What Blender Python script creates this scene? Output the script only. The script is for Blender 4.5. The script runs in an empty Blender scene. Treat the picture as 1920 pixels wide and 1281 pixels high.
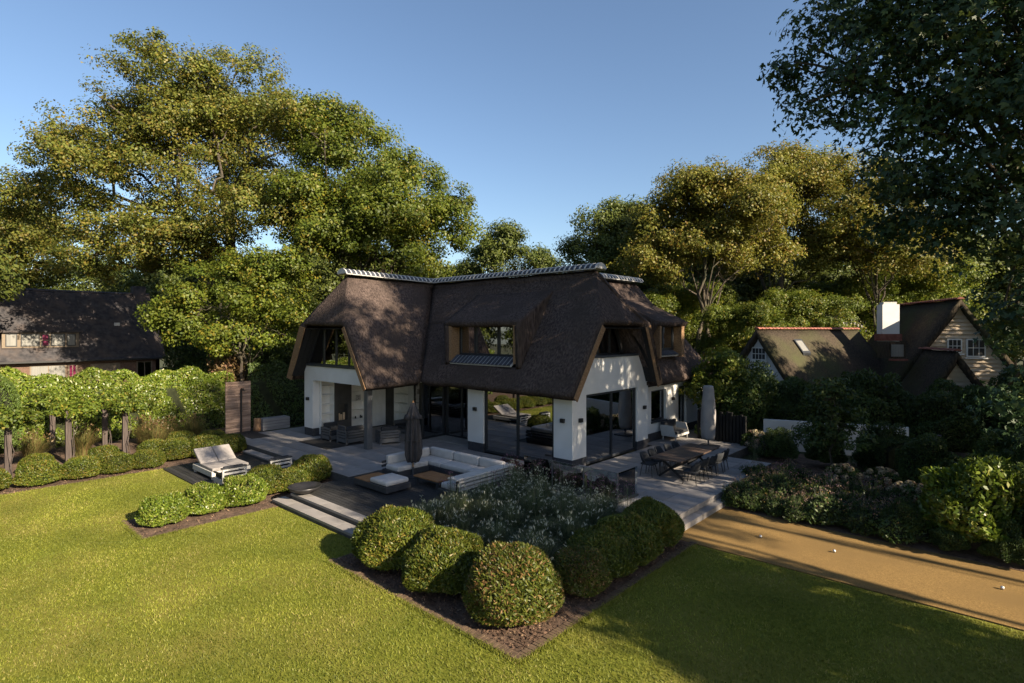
import bpy, math, random
import numpy as np
from mathutils import Vector, Matrix, noise as mn

# ---------------------------------------------------------------- camera, sky, sun, exposure
SC = bpy.context.scene
COL = SC.collection
HZ = 5.2                                   # camera height above the terrace
cam = bpy.data.cameras.new("Camera")
cam.sensor_width = 36.0
cam.lens = 36.0 * 1049.0 / 1920.0
cam.shift_y = -20.5 / 1920.0
cam.clip_end = 3000.0
camo = bpy.data.objects.new("Camera", cam)
camo.location = (12.212, -16.900, HZ)
camo.rotation_euler = (math.radians(90), 0, math.radians(42))
COL.objects.link(camo)
SC.camera = camo

SUN_AZ, SUN_EL = math.radians(1.5), math.radians(27.0)      # azimuth from +X towards +Y
world = bpy.data.worlds.new("World")
SC.world = world
world.use_nodes = True
wn = world.node_tree
for n in list(wn.nodes): wn.nodes.remove(n)
sky = wn.nodes.new("ShaderNodeTexSky")
sky.sky_type = 'NISHITA'
sky.sun_disc = False
sky.sun_elevation = SUN_EL
sky.sun_rotation = math.radians(90) - SUN_AZ
sky.air_density = 1.0
sky.dust_density = 1.0
sky.ozone_density = 2.4
bg = wn.nodes.new("ShaderNodeBackground")
bg.inputs[1].default_value = 0.064
wo = wn.nodes.new("ShaderNodeOutputWorld")
wn.links.new(sky.outputs[0], bg.inputs[0])
wn.links.new(bg.outputs[0], wo.inputs[0])

sl = bpy.data.lights.new("Sun", 'SUN')
sl.energy = 5.0
sl.angle = math.radians(0.53)
sl.color = (1.0, 0.85, 0.64)
so = bpy.data.objects.new("Sun", sl)
sd = Vector((math.cos(SUN_AZ) * math.cos(SUN_EL), math.sin(SUN_AZ) * math.cos(SUN_EL), math.sin(SUN_EL)))
so.rotation_euler = sd.to_track_quat('Z', 'Y').to_euler()
so.location = sd * 60
COL.objects.link(so)
vs = SC.view_settings
vs.view_transform = 'Standard'
vs.look = 'None'
vs.gamma = 1.0
vs.use_curve_mapping = False
vs.exposure = 1.5
SC.cycles.max_bounces = 7
SC.cycles.transparent_max_bounces = 12
SC.cycles.use_denoising = True

# ---------------------------------------------------------------- materials
def new_mat(name):
    m = bpy.data.materials.new(name); m.use_nodes = True
    nt = m.node_tree
    for n in list(nt.nodes): nt.nodes.remove(n)
    out = nt.nodes.new("ShaderNodeOutputMaterial")
    return m, nt, out

def M(name, c1, c2=None, scale=6.0, rough=0.8, bump=0.0, bscale=None, st=(1, 1, 1), spec=0.3, metal=0.0,
      ramp=(0.35, 0.65), vary=0.0, c3=None, s3=0.6, bdist=0.02, r3=(0.45, 0.7)):
    """procedural principled material: two-tone noise, optional large third tone, bump, per object variation"""
    m, nt, out = new_mat(name); N = nt.nodes; L = nt.links
    b = N.new("ShaderNodeBsdfPrincipled")
    b.inputs["Roughness"].default_value = rough
    b.inputs["Specular IOR Level"].default_value = spec
    b.inputs["Metallic"].default_value = metal
    L.new(b.outputs[0], out.inputs[0])
    tc = N.new("ShaderNodeTexCoord"); mp = N.new("ShaderNodeMapping"); mp.inputs["Scale"].default_value = st
    L.new(tc.outputs["Object"], mp.inputs[0])
    c2 = c2 or c1
    n = N.new("ShaderNodeTexNoise"); n.inputs["Scale"].default_value = scale; n.inputs["Detail"].default_value = 6
    L.new(mp.outputs[0], n.inputs[0])
    r = N.new("ShaderNodeValToRGB")
    r.color_ramp.elements[0].position = ramp[0]; r.color_ramp.elements[0].color = (*c1, 1)
    r.color_ramp.elements[1].position = ramp[1]; r.color_ramp.elements[1].color = (*c2, 1)
    L.new(n.outputs[0], r.inputs[0]); col = r.outputs[0]
    if c3:
        n3 = N.new("ShaderNodeTexNoise"); n3.inputs["Scale"].default_value = s3; n3.inputs["Detail"].default_value = 3
        L.new(tc.outputs["Object"], n3.inputs[0])
        r3n = N.new("ShaderNodeMapRange"); r3n.inputs[1].default_value = r3[0]; r3n.inputs[2].default_value = r3[1]
        L.new(n3.outputs[0], r3n.inputs[0])
        mx = N.new("ShaderNodeMix"); mx.data_type = 'RGBA'; mx.inputs[7].default_value = (*c3, 1)
        L.new(r3n.outputs[0], mx.inputs[0]); L.new(col, mx.inputs[6]); col = mx.outputs[2]
    if vary:
        oi = N.new("ShaderNodeObjectInfo"); hs = N.new("ShaderNodeHueSaturation")
        mr = N.new("ShaderNodeMapRange"); mr.inputs[3].default_value = 1 - vary; mr.inputs[4].default_value = 1 + vary
        L.new(oi.outputs["Random"], mr.inputs[0]); L.new(mr.outputs[0], hs.inputs["Value"]); L.new(col, hs.inputs["Color"])
        col = hs.outputs[0]
    L.new(col, b.inputs["Base Color"])
    if bump:
        n2 = N.new("ShaderNodeTexNoise"); n2.inputs["Scale"].default_value = bscale or scale * 4; n2.inputs["Detail"].default_value = 5
        L.new(mp.outputs[0], n2.inputs[0])
        bp = N.new("ShaderNodeBump"); bp.inputs["Strength"].default_value = bump; bp.inputs["Distance"].default_value = bdist
        L.new(n2.outputs[0], bp.inputs["Height"]); L.new(bp.outputs[0], b.inputs["Normal"])
    return m

def leaf_mat(name, ca, cb, cc=None, trans=0.35, rough=0.5, pc=0.12, ob=0.12):
    """leaf colour between ca and cb by the leaf's own random value; a share pc takes cc"""
    m, nt, out = new_mat(name); N = nt.nodes; L = nt.links
    at = N.new("ShaderNodeAttribute"); at.attribute_name = "rnd"
    r = N.new("ShaderNodeValToRGB")
    r.color_ramp.elements[0].position = 0.0; r.color_ramp.elements[0].color = (*ca, 1)
    r.color_ramp.elements[1].position = 1.0 - pc; r.color_ramp.elements[1].color = (*cb, 1)
    if cc:
        e = r.color_ramp.elements.new(min(0.999, 1.0 - pc * 0.5)); e.color = (*cc, 1)
        e = r.color_ramp.elements.new(1.0); e.color = (*cc, 1)
    L.new(at.outputs["Fac"], r.inputs[0])
    tc = N.new("ShaderNodeTexCoord"); nz = N.new("ShaderNodeTexNoise"); nz.inputs["Scale"].default_value = 0.5
    L.new(tc.outputs["Object"], nz.inputs[0])
    oi = N.new("ShaderNodeObjectInfo")
    ad = N.new("ShaderNodeMath"); ad.operation = 'ADD'
    m1 = N.new("ShaderNodeMapRange"); m1.inputs[1].default_value = 0.3; m1.inputs[2].default_value = 0.7; m1.inputs[3].default_value = 0.72; m1.inputs[4].default_value = 1.28
    L.new(nz.outputs[0], m1.inputs[0])
    m2 = N.new("ShaderNodeMapRange"); m2.inputs[3].default_value = -ob; m2.inputs[4].default_value = ob
    L.new(oi.outputs["Random"], m2.inputs[0])
    L.new(m1.outputs[0], ad.inputs[0]); L.new(m2.outputs[0], ad.inputs[1])
    hs = N.new("ShaderNodeHueSaturation"); L.new(ad.outputs[0], hs.inputs["Value"]); L.new(r.outputs[0], hs.inputs["Color"])
    b = N.new("ShaderNodeBsdfPrincipled"); b.inputs["Roughness"].default_value = rough
    b.inputs["Specular IOR Level"].default_value = 0.35
    t = N.new("ShaderNodeBsdfTranslucent")
    L.new(hs.outputs[0], b.inputs["Base Color"]); L.new(hs.outputs[0], t.inputs[0])
    mx = N.new("ShaderNodeMixShader"); mx.inputs[0].default_value = trans
    L.new(b.outputs[0], mx.inputs[1]); L.new(t.outputs[0], mx.inputs[2]); L.new(mx.outputs[0], out.inputs[0])
    return m

def glass_mat(name, tint=(0.55, 0.6, 0.62), refl=0.16, gcol=(0.95, 0.97, 1.0)):
    m, nt, out = new_mat(name); N = nt.nodes; L = nt.links
    tr = N.new("ShaderNodeBsdfTransparent"); tr.inputs[0].default_value = (*tint, 1)
    gl = N.new("ShaderNodeBsdfGlossy"); gl.inputs["Roughness"].default_value = 0.0; gl.inputs[0].default_value = (*gcol, 1)
    fr = N.new("ShaderNodeFresnel"); fr.inputs[0].default_value = 1.55
    a = N.new("ShaderNodeMath"); a.operation = 'ADD'; a.inputs[1].default_value = refl; a.use_clamp = True
    L.new(fr.outputs[0], a.inputs[0])
    mx = N.new("ShaderNodeMixShader"); L.new(a.outputs[0], mx.inputs[0]); L.new(tr.outputs[0], mx.inputs[1]); L.new(gl.outputs[0], mx.inputs[2])
    L.new(mx.outputs[0], out.inputs[0])
    return m

MAT = {}
MAT['plaster'] = M('white_plaster', (0.63, 0.62, 0.60), (0.69, 0.68, 0.66), 1.5, 0.85, 0.12, 60, c3=(0.58, 0.565, 0.54), s3=0.5, bdist=0.004)
MAT['plinth'] = M('dark_plinth', (0.035, 0.035, 0.04), (0.055, 0.055, 0.06), 8, 0.75, 0.15, 40)
MAT['thatch'] = M('thatch', (0.034, 0.025, 0.023), (0.128, 0.096, 0.083), 1.0, 0.95, 1.0, 1.1, st=(14, 14, 3.0), spec=0.1, ramp=(0.32, 0.70), c3=(0.062, 0.047, 0.040), s3=0.7, bdist=0.10)
MAT['thatch_cut'] = M('cut_thatch_ends', (0.20, 0.12, 0.065), (0.33, 0.21, 0.12), 1.0, 0.95, 0.9, 1.6, st=(22, 22, 22), spec=0.1, bdist=0.05)
MAT['thatch_old'] = M('mossy_thatch', (0.035, 0.028, 0.022), (0.075, 0.058, 0.042), 1.0, 0.95, 0.8, 1.4, st=(14, 14, 4), spec=0.1, c3=(0.06, 0.062, 0.03), s3=0.4, bdist=0.06)
MAT['tile'] = M('slate_blue_tile', (0.030, 0.034, 0.045), (0.055, 0.06, 0.075), 9, 0.55, 0.2, 30, vary=0.25)
MAT['mortar'] = M('light_mortar', (0.42, 0.41, 0.40), (0.55, 0.54, 0.52), 20, 0.9)
MAT['frame'] = M('anthracite_frame', (0.016, 0.018, 0.021), (0.022, 0.024, 0.028), 4, 0.45, spec=0.5)
MAT['glass'] = glass_mat('window_glass', (0.40, 0.44, 0.46), 0.32)
MAT['glass_bal'] = glass_mat('balustrade_glass', (0.86, 0.92, 0.91), 0.05)
MAT['wood_beam'] = M('brown_larch', (0.20, 0.105, 0.048), (0.33, 0.19, 0.09), 1.2, 0.7, 0.3, 6, st=(9, 9, 1.5))
MAT['soffit'] = M('black_stained_boards', (0.012, 0.012, 0.013), (0.022, 0.021, 0.021), 3, 0.7, st=(8, 8, 1))
MAT['zinc'] = M('dark_zinc', (0.05, 0.056, 0.068), (0.07, 0.078, 0.09), 3, 0.45, metal=0.4)
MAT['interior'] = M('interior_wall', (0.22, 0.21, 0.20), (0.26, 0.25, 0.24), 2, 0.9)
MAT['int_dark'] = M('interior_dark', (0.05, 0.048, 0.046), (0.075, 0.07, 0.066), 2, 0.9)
MAT['curtain'] = M('grey_curtain', (0.07, 0.072, 0.075), (0.13, 0.13, 0.13), 1.0, 0.9, st=(14, 14, .2))
MAT['white_wood'] = M('white_painted_wood', (0.70, 0.69, 0.66), (0.77, 0.76, 0.73), 4, 0.6)
MAT['slab'] = M('terrace_stone', (0.215, 0.20, 0.19), (0.295, 0.275, 0.262), 2.2, 0.75, 0.2, 50, vary=0.12, c3=(0.19, 0.175, 0.168), s3=0.8, bdist=0.004)
MAT['joint'] = M('slab_bed', (0.06, 0.057, 0.053), (0.09, 0.085, 0.08), 8, 0.95)
MAT['deck'] = M('dark_decking', (0.020, 0.020, 0.021), (0.036, 0.035, 0.035), 1.2, 0.6, 0.25, 8, st=(1.5, 14, 14), vary=0.25)
MAT['soil'] = M('garden_soil', (0.050, 0.032, 0.022), (0.115, 0.075, 0.052), 9, 1.0, 0.9, 40, c3=(0.15, 0.095, 0.066), s3=3)
MAT['brick_edge'] = M('clay_edging', (0.075, 0.050, 0.032), (0.130, 0.088, 0.056), 7, 0.9, 0.4, 30)
MAT['gravel'] = M('yellow_gravel', (0.15, 0.090, 0.028), (0.265, 0.165, 0.055), 40, 0.95, 0.8, 90, c3=(0.175, 0.108, 0.036), s3=0.7, bdist=0.015)
MAT['drive'] = M('grey_drive', (0.11, 0.10, 0.10), (0.17, 0.155, 0.15), 20, 0.95, 0.4, 60)
MAT['lawn'] = M('lawn_base', (0.105, 0.125, 0.015), (0.175, 0.185, 0.028), 9.0, 0.95, 0.9, 130, spec=0.1, c3=(0.20, 0.185, 0.040), s3=0.45, bdist=0.03)
MAT['ground'] = M('rough_ground', (0.03, 0.04, 0.012), (0.06, 0.06, 0.02), 1.5, 1.0, 0.6, 12, c3=(0.045, 0.035, 0.02), s3=0.15)
MAT['bark'] = M('bark', (0.040, 0.032, 0.025), (0.10, 0.080, 0.060), 1.6, 0.95, 0.9, 3, st=(5, 5, 1.2), bdist=0.06, c3=(0.07, 0.072, 0.042), s3=0.5)
MAT['cushion'] = M('off_white_canvas', (0.43, 0.405, 0.385), (0.49, 0.465, 0.44), 5, 0.9, 0.2, 90, bdist=0.004)
MAT['cushion_g'] = M('light_grey_canvas', (0.235, 0.215, 0.205), (0.285, 0.262, 0.25), 5, 0.9, 0.2, 90, bdist=0.004)
MAT['cushion_b'] = M('charcoal_canvas', (0.022, 0.024, 0.028), (0.035, 0.037, 0.042), 6, 0.9, 0.2, 90)
MAT['alu_dark'] = M('charcoal_aluminium', (0.03, 0.032, 0.037), (0.042, 0.044, 0.05), 5, 0.5, spec=0.5)
MAT['alu_grey'] = M('grey_aluminium', (0.075, 0.078, 0.085), (0.095, 0.098, 0.105), 5, 0.5, spec=0.5)
MAT['alu_white'] = M('white_aluminium', (0.44, 0.425, 0.40), (0.50, 0.485, 0.46), 5, 0.45, spec=0.5)
MAT['teak'] = M('teak', (0.22, 0.10, 0.04), (0.34, 0.175, 0.075), 1.4, 0.55, 0.2, 10, st=(2, 18, 2))
MAT['walnut'] = M('dark_table_wood', (0.045, 0.031, 0.025), (0.085, 0.058, 0.045), 1.0, 0.42, 0.15, 10, st=(14, 1.6, 4), spec=0.5)
MAT['canopy'] = M('charcoal_parasol_cloth', (0.035, 0.033, 0.036), (0.05, 0.047, 0.05), 5, 0.85, 0.3, 30)
MAT['cover'] = M('grey_cover_cloth', (0.27, 0.255, 0.25), (0.33, 0.31, 0.30), 3, 0.85, 0.3, 20)
MAT['steel_bowl'] = M('blackened_steel', (0.025, 0.025, 0.028), (0.045, 0.043, 0.045), 4, 0.4, metal=0.5)
MAT['rug'] = M('dark_rug', (0.018, 0.017, 0.017), (0.03, 0.028, 0.027), 40, 1.0)
MAT['black'] = M('black_metal', (0.012, 0.012, 0.013), None, 4, 0.5, spec=0.5)
MAT['post'] = M('weathered_post', (0.045, 0.035, 0.032), (0.09, 0.072, 0.064), 1.0, 0.9, 0.4, 4, st=(12, 12, 1.5))
MAT['black_post'] = M('black_post', (0.010, 0.010, 0.010), (0.02, 0.019, 0.018), 1, 0.85, 0.3, 5, st=(10, 10, 2))
MAT['cedar'] = M('weathered_cedar', (0.16, 0.105, 0.08), (0.30, 0.215, 0.17), 1.0, 0.8, 0.3, 8, st=(14, 1.0, 14), vary=0.28)
MAT['log'] = M('old_log', (0.20, 0.105, 0.05), (0.40, 0.24, 0.13), 2, 0.9, 0.7, 6, st=(6, 6, 1.5), bdist=0.04)
MAT['grey_wood'] = M('grey_wood', (0.16, 0.155, 0.16), (0.22, 0.215, 0.215), 1.0, 0.85, 0.2, 8, st=(2, 2, 16))
MAT['roof_tile'] = M('black_roof_tile', (0.020, 0.019, 0.023), (0.055, 0.050, 0.053), 3, 0.75, 0.3, 20, vary=0.15, c3=(0.075, 0.058, 0.052), s3=0.9)
MAT['brick'] = M('brown_brick', (0.10, 0.062, 0.045), (0.16, 0.10, 0.074), 12, 0.9, 0.3, 30)
MAT['cream'] = M('cream_paint', (0.16, 0.125, 0.09), (0.21, 0.165, 0.12), 4, 0.7)
MAT['weather'] = M('cream_weatherboard', (0.56, 0.45, 0.32), (0.64, 0.52, 0.39), 2, 0.75, 0.15, 20, vary=0.06)
MAT['red_tile'] = M('red_ridge_tile', (0.16, 0.055, 0.04), (0.25, 0.095, 0.068), 5, 0.75, vary=0.2)
MAT['pink'] = M('magenta_glass', (0.11, 0.008, 0.035), (0.16, 0.012, 0.055), 3, 0.35)
MAT['blind'] = M('pale_blind', (0.15, 0.15, 0.14), (0.22, 0.215, 0.20), 1, 0.5, st=(20, 20, .5))
MAT['lightbulb'] = M('brushed_lamp', (0.55, 0.55, 0.55), (0.65, 0.65, 0.65), 5, 0.3, metal=0.6)
MAT['book'] = M('grey_print', (0.16, 0.15, 0.14), (0.55, 0.53, 0.5), 14, 0.6)
MAT['candle'] = M('wax', (0.62, 0.45, 0.28), (0.7, 0.52, 0.34), 6, 0.6)
# foliage
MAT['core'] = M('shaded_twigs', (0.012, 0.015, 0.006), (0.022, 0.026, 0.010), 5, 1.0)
MAT['oak'] = leaf_mat('oak_leaf', (0.070, 0.096, 0.016), (0.165, 0.165, 0.026), (0.175, 0.135, 0.026), 0.42, pc=0.22)
MAT['maple'] = leaf_mat('maple_leaf', (0.076, 0.118, 0.015), (0.175, 0.200, 0.024), (0.24, 0.20, 0.024), 0.46, pc=0.05)
MAT['gold'] = leaf_mat('golden_green_leaf', (0.098, 0.116, 0.016), (0.225, 0.205, 0.030), (0.22, 0.15, 0.026), 0.40, pc=0.16)
MAT['wood'] = leaf_mat('woodland_leaf', (0.048, 0.074, 0.015), (0.120, 0.138, 0.026), None, 0.38, pc=0.0)
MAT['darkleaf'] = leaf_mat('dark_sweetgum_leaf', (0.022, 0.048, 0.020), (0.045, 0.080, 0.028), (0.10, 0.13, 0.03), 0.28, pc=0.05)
MAT['laurel'] = leaf_mat('laurel_leaf', (0.060, 0.100, 0.012), (0.150, 0.190, 0.022), (0.23, 0.23, 0.06), 0.27, 0.35, pc=0.12)
MAT['yew'] = leaf_mat('clipped_yew_leaf', (0.045, 0.074, 0.010), (0.135, 0.150, 0.018), (0.19, 0.145, 0.028), 0.30, 0.45, pc=0.12)
MAT['yew_rust'] = leaf_mat('clipped_yew_leaf_rusty', (0.046, 0.072, 0.011), (0.135, 0.145, 0.020), (0.21, 0.115, 0.046), 0.30, 0.45, pc=0.26)
MAT['shrub'] = leaf_mat('shrub_leaf', (0.032, 0.060, 0.016), (0.085, 0.120, 0.025), None, 0.32, pc=0.0)
MAT['conifer'] = leaf_mat('soft_conifer', (0.075, 0.125, 0.026), (0.14, 0.195, 0.04), None, 0.25, pc=0.0)
MAT['vine'] = leaf_mat('espalier_leaf', (0.065, 0.105, 0.014), (0.150, 0.190, 0.022), (0.24, 0.21, 0.03), 0.42, pc=0.1)
MAT['rusty'] = leaf_mat('rusty_shrub_leaf', (0.10, 0.07, 0.025), (0.20, 0.13, 0.055), (0.25, 0.14, 0.09), 0.35, pc=0.2)
MAT['reed'] = leaf_mat('fountain_grass_leaf', (0.078, 0.108, 0.050), (0.155, 0.180, 0.090), (0.27, 0.24, 0.15), 0.35, 0.6, pc=0.10)
MAT['reed_w'] = leaf_mat('tawny_grass_leaf', (0.10, 0.105, 0.030), (0.19, 0.17, 0.055), (0.26, 0.15, 0.07), 0.35, 0.6, pc=0.2)
MAT['plume'] = leaf_mat('pale_plume', (0.34, 0.35, 0.25), (0.60, 0.60, 0.47), None, 0.4, 0.8, pc=0.0)
MAT['verbena'] = leaf_mat('verbena_flower', (0.16, 0.075, 0.13), (0.30, 0.16, 0.25), (0.08, 0.03, 0.05), 0.3, 0.8, pc=0.2)
MAT['heuchera'] = leaf_mat('purple_leaf', (0.035, 0.018, 0.022), (0.09, 0.045, 0.045), None, 0.2, 0.5, pc=0.0)
MAT['hydrangea'] = leaf_mat('hydrangea_flower', (0.26, 0.22, 0.13), (0.44, 0.37, 0.24), (0.40, 0.22, 0.16), 0.3, 0.8, pc=0.2)
MAT['pinkflower'] = leaf_mat('mixed_border_flower', (0.16, 0.08, 0.09), (0.30, 0.22, 0.17), (0.34, 0.22, 0.05), 0.3, 0.8, pc=0.25)
MAT['grass'] = leaf_mat('mown_grass', (0.112, 0.140, 0.014), (0.235, 0.240, 0.032), (0.30, 0.26, 0.08), 0.35, 0.6, pc=0.10, ob=0.0)

# ---------------------------------------------------------------- mesh helpers
class MB:
    """collects boxes, tubes and polygons into one mesh"""
    def __init__(s): s.v = []; s.f = []
    def add(s, vs, fs):
        o = len(s.v); s.v += [tuple(p) for p in vs]; s.f += [tuple(i + o for i in f) for f in fs]; return s
    def box(s, x0, x1, y0, y1, z0, z1, rz=0.0, piv=None):
        vs = [(x, y, z) for z in (z0, z1) for y in (y0, y1) for x in (x0, x1)]
        if rz:
            cx, cy = piv or ((x0 + x1) / 2, (y0 + y1) / 2); c, n = math.cos(rz), math.sin(rz)
            vs = [(cx + (x - cx) * c - (y - cy) * n, cy + (x - cx) * n + (y - cy) * c, z) for x, y, z in vs]
        return s.add(vs, [(0, 2, 3, 1), (4, 5, 7, 6), (0, 1, 5, 4), (2, 6, 7, 3), (0, 4, 6, 2), (1, 3, 7, 5)])
    def bar(s, a, b, w, h, up=(0, 0, 1)):
        a, b, up = Vector(a), Vector(b), Vector(up); d = (b - a).normalized()
        sx = d.cross(up)
        if sx.length < 1e-4: sx = d.cross(Vector((1, 0, 0)))
        sx.normalize(); u = sx.cross(d).normalized()
        vs = [p + sx * (i * w / 2) + u * (j * h / 2) for p in (a, b) for j in (-1, 1) for i in (-1, 1)]
        return s.add(vs, [(0, 2, 3, 1), (4, 5, 7, 6), (0, 1, 5, 4), (2, 6, 7, 3), (0, 4, 6, 2), (1, 3, 7, 5)])
    def tube(s, pts, rad, n=8, cap=True):
        pts = [Vector(p) for p in pts]; rings = []
        rad = rad if hasattr(rad, '__len__') else [rad] * len(pts)
        prev = None
        for i, p in enumerate(pts):
            d = (pts[min(i + 1, len(pts) - 1)] - pts[max(i - 1, 0)])
            d = d.normalized() if d.length > 1e-6 else Vector((0, 0, 1))
            if prev is None: prev = d.orthogonal().normalized()
            sx = (prev - d * prev.dot(d)); sx = sx.normalized() if sx.length > 1e-5 else d.orthogonal().normalized()
            prev = sx; sy = d.cross(sx)
            rings.append([p + (sx * math.cos(6.2832 * k / n) + sy * math.sin(6.2832 * k / n)) * rad[i] for k in range(n)])
        vs = [q for r in rings for q in r]; fs = []
        for i in range(len(rings) - 1):
            for k in range(n):
                a = i * n + k; b = i * n + (k + 1) % n; fs.append((a, b, b + n, a + n))
        if cap: fs += [tuple(range(n - 1, -1, -1)), tuple(range((len(rings) - 1) * n, len(rings) * n))]
        return s.add(vs, fs)
    def lathe(s, c, prof, n=20, wob=None):
        vs = []; fs = []
        for i, (r, z) in enumerate(prof):
            for k in range(n):
                a = 6.2832 * k / n; rr = r * (wob(i, a) if wob else 1)
                vs.append((c[0] + rr * math.cos(a), c[1] + rr * math.sin(a), c[2] + z))
        for i in range(len(prof) - 1):
            for k in range(n):
                a = i * n + k; b = i * n + (k + 1) % n; fs.append((a, b, b + n, a + n))
        fs += [tuple(range(n - 1, -1, -1)), tuple(range((len(prof) - 1) * n, len(prof) * n))]
        return s.add(vs, fs)
    def prism(s, poly, axis, a, b):
        """polygon in the plane normal to axis ('x','y','z'), extruded from a to b"""
        n = len(poly)
        def P(p, t): return {'x': (t, p[0], p[1]), 'y': (p[0], t, p[1]), 'z': (p[0], p[1], t)}[axis]
        vs = [P(p, a) for p in poly] + [P(p, b) for p in poly]
        return s.add(vs, [tuple(range(n)), tuple(range(2 * n - 1, n - 1, -1))] + [(i, i + n, (i + 1) % n + n, (i + 1) % n) for i in range(n)])
    def mesh(s, name, smooth=False):
        me = bpy.data.meshes.new(name); me.from_pydata(s.v, [], s.f); me.update()
        import bmesh
        bm = bmesh.new(); bm.from_mesh(me); bmesh.ops.recalc_face_normals(bm, faces=bm.faces); bm.to_mesh(me); bm.free()
        if smooth:
            me.polygons.foreach_set('use_smooth', [True] * len(me.polygons))
        return me
    def build(s, name, mat, parent=None, smooth=False, bevel=0.0, seg=2):
        return obj(name, s.mesh(name, smooth), mat, parent, bevel, seg)

def obj(name, me, mat, parent=None, bevel=0.0, seg=2):
    if mat is not None and not me.materials: me.materials.append(MAT[mat] if isinstance(mat, str) else mat)
    o = bpy.data.objects.new(name, me); COL.objects.link(o)
    if parent is not None: setpar(o, parent)
    if bevel:
        b = o.modifiers.new('bevel', 'BEVEL'); b.width = bevel; b.segments = seg; b.limit_method = 'ANGLE'
        if seg > 2:
            me.polygons.foreach_set('use_smooth', [True] * len(me.polygons))
    return o

def wloc(o):
    v = Vector(o.location)
    return v + wloc(o.parent) + o.matrix_parent_inverse.translation if o.parent else v

def setpar(o, parent):
    """the child keeps the place it was built at (mesh in world coordinates, parents only translated)"""
    o.parent = parent
    o.matrix_parent_inverse = Matrix.Translation(-wloc(parent))

def tag(o, label=None, cat=None, group=None, kind=None):
    if label: o['label'] = label
    if cat: o['category'] = cat
    if group: o['group'] = group
    if kind: o['kind'] = kind
    return o

def thing(name, label, cat, loc=(0, 0, 0), group=None):
    o = bpy.data.objects.new(name, None); o.empty_display_size = 0.2
    COL.objects.link(o); o.location = loc
    return tag(o, label, cat, group)

def children(o): return [c for c in bpy.data.objects if c.parent == o]

KIDS = {}
def copy_tree(o, loc=None, rz=0.0, sc=1.0, label=None, group=None, parent=None):
    c = o.copy(); COL.objects.link(c)
    if parent is not None: c.parent = parent
    if loc is not None:
        c.location = loc; c.rotation_euler = (0, 0, rz); c.scale = (sc,) * 3 if not hasattr(sc, '__len__') else sc
    if label: c['label'] = label
    if group: c['group'] = group
    if o.name not in KIDS: KIDS[o.name] = children(o)
    for ch in KIDS[o.name]: copy_tree(ch, parent=c)
    return c

def struct(o): o['kind'] = 'structure'; return o
# ---------------------------------------------------------------- foliage helpers
def np_mesh(name, V, F, rnd=None, smooth=False):
    """V (n,3), F (m,k) arrays -> mesh, with the per vertex random value 'rnd'"""
    me = bpy.data.meshes.new(name); V = np.asarray(V, np.float32); F = np.asarray(F, np.int32); k = F.shape[1]
    me.vertices.add(len(V)); me.vertices.foreach_set('co', V.ravel())
    me.loops.add(F.size); me.loops.foreach_set('vertex_index', F.ravel())
    me.polygons.add(len(F)); me.polygons.foreach_set('loop_start', np.arange(0, F.size, k, dtype=np.int32))
    me.update(calc_edges=True)
    if rnd is not None:
        a = me.attributes.new('rnd', 'FLOAT', 'POINT'); a.data.foreach_set('value', np.asarray(rnd, np.float32))
    if smooth: me.polygons.foreach_set('use_smooth', np.ones(len(F), bool))
    return me

def unit(v): return v / np.maximum(np.linalg.norm(v, axis=-1, keepdims=True), 1e-9)

def leaves(rng, P, N, size, aspect=0.55, fold=0.18, droop=0.0, T=None, tris=False, spread=0.35):
    """rhombic leaf blades: P centres, N face normals, size lengths -> V, F, rnd"""
    n = len(P); N = unit(N)
    if T is None: T = rng.normal(size=(n, 3)); T[:, 2] -= droop
    T = unit(T - N * np.sum(T * N, 1, keepdims=True)); B = np.cross(N, T)
    L = (size * (1 + spread * rng.uniform(-1, 1, n)))[:, None] if not hasattr(size, 'shape') else size[:, None]
    W = L * aspect * 0.5
    a = P - T * L * 0.5; c = P + T * L * 0.5
    b = P + B * W - T * L * 0.08 + N * W * fold * 2; d = P - B * W - T * L * 0.08 + N * W * fold * 2
    V = np.stack([a, b, c, d], 1).reshape(-1, 3)
    F = np.arange(4 * n).reshape(n, 4)
    return V, F, np.repeat(rng.uniform(0, 1, n), 4)

def lobed(rng, P, N, size, T=None, droop=0.5):
    """palmate leaf: three blades fanned out of one stalk"""
    n = len(P); N = unit(N)
    if T is None: T = rng.normal(size=(n, 3)); T[:, 2] -= droop
    T = unit(T - N * np.sum(T * N, 1, keepdims=True)); B = np.cross(N, T)
    out = []; R = rng.uniform(0, 1, n); S = size * (1 + 0.3 * rng.uniform(-1, 1, n))
    for ang, k in ((0, 1.0), (0.95, 0.8), (-0.95, 0.8)):
        t = T * math.cos(ang) + B * math.sin(ang)
        v, f, _ = leaves(rng, P + t * (S * k * 0.45)[:, None], N, S * k, 0.42, 0.12, T=t)
        out.append((v, f, np.repeat(R, 4)))
    return join(out)

def join(parts):
    Vs, Fs, Rs = [], [], []; o = 0
    for v, f, r in parts:
        Vs.append(v); Fs.append(f + o); Rs.append(r); o += len(v)
    return np.concatenate(Vs), np.concatenate(Fs), np.concatenate(Rs)

def sph(rng, n, zmin=-1.0):
    z = rng.uniform(zmin, 1, n); a = rng.uniform(0, 2 * math.pi, n); r = np.sqrt(np.maximum(0, 1 - z * z))
    return np.stack([r * np.cos(a), r * np.sin(a), z], 1)

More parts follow.
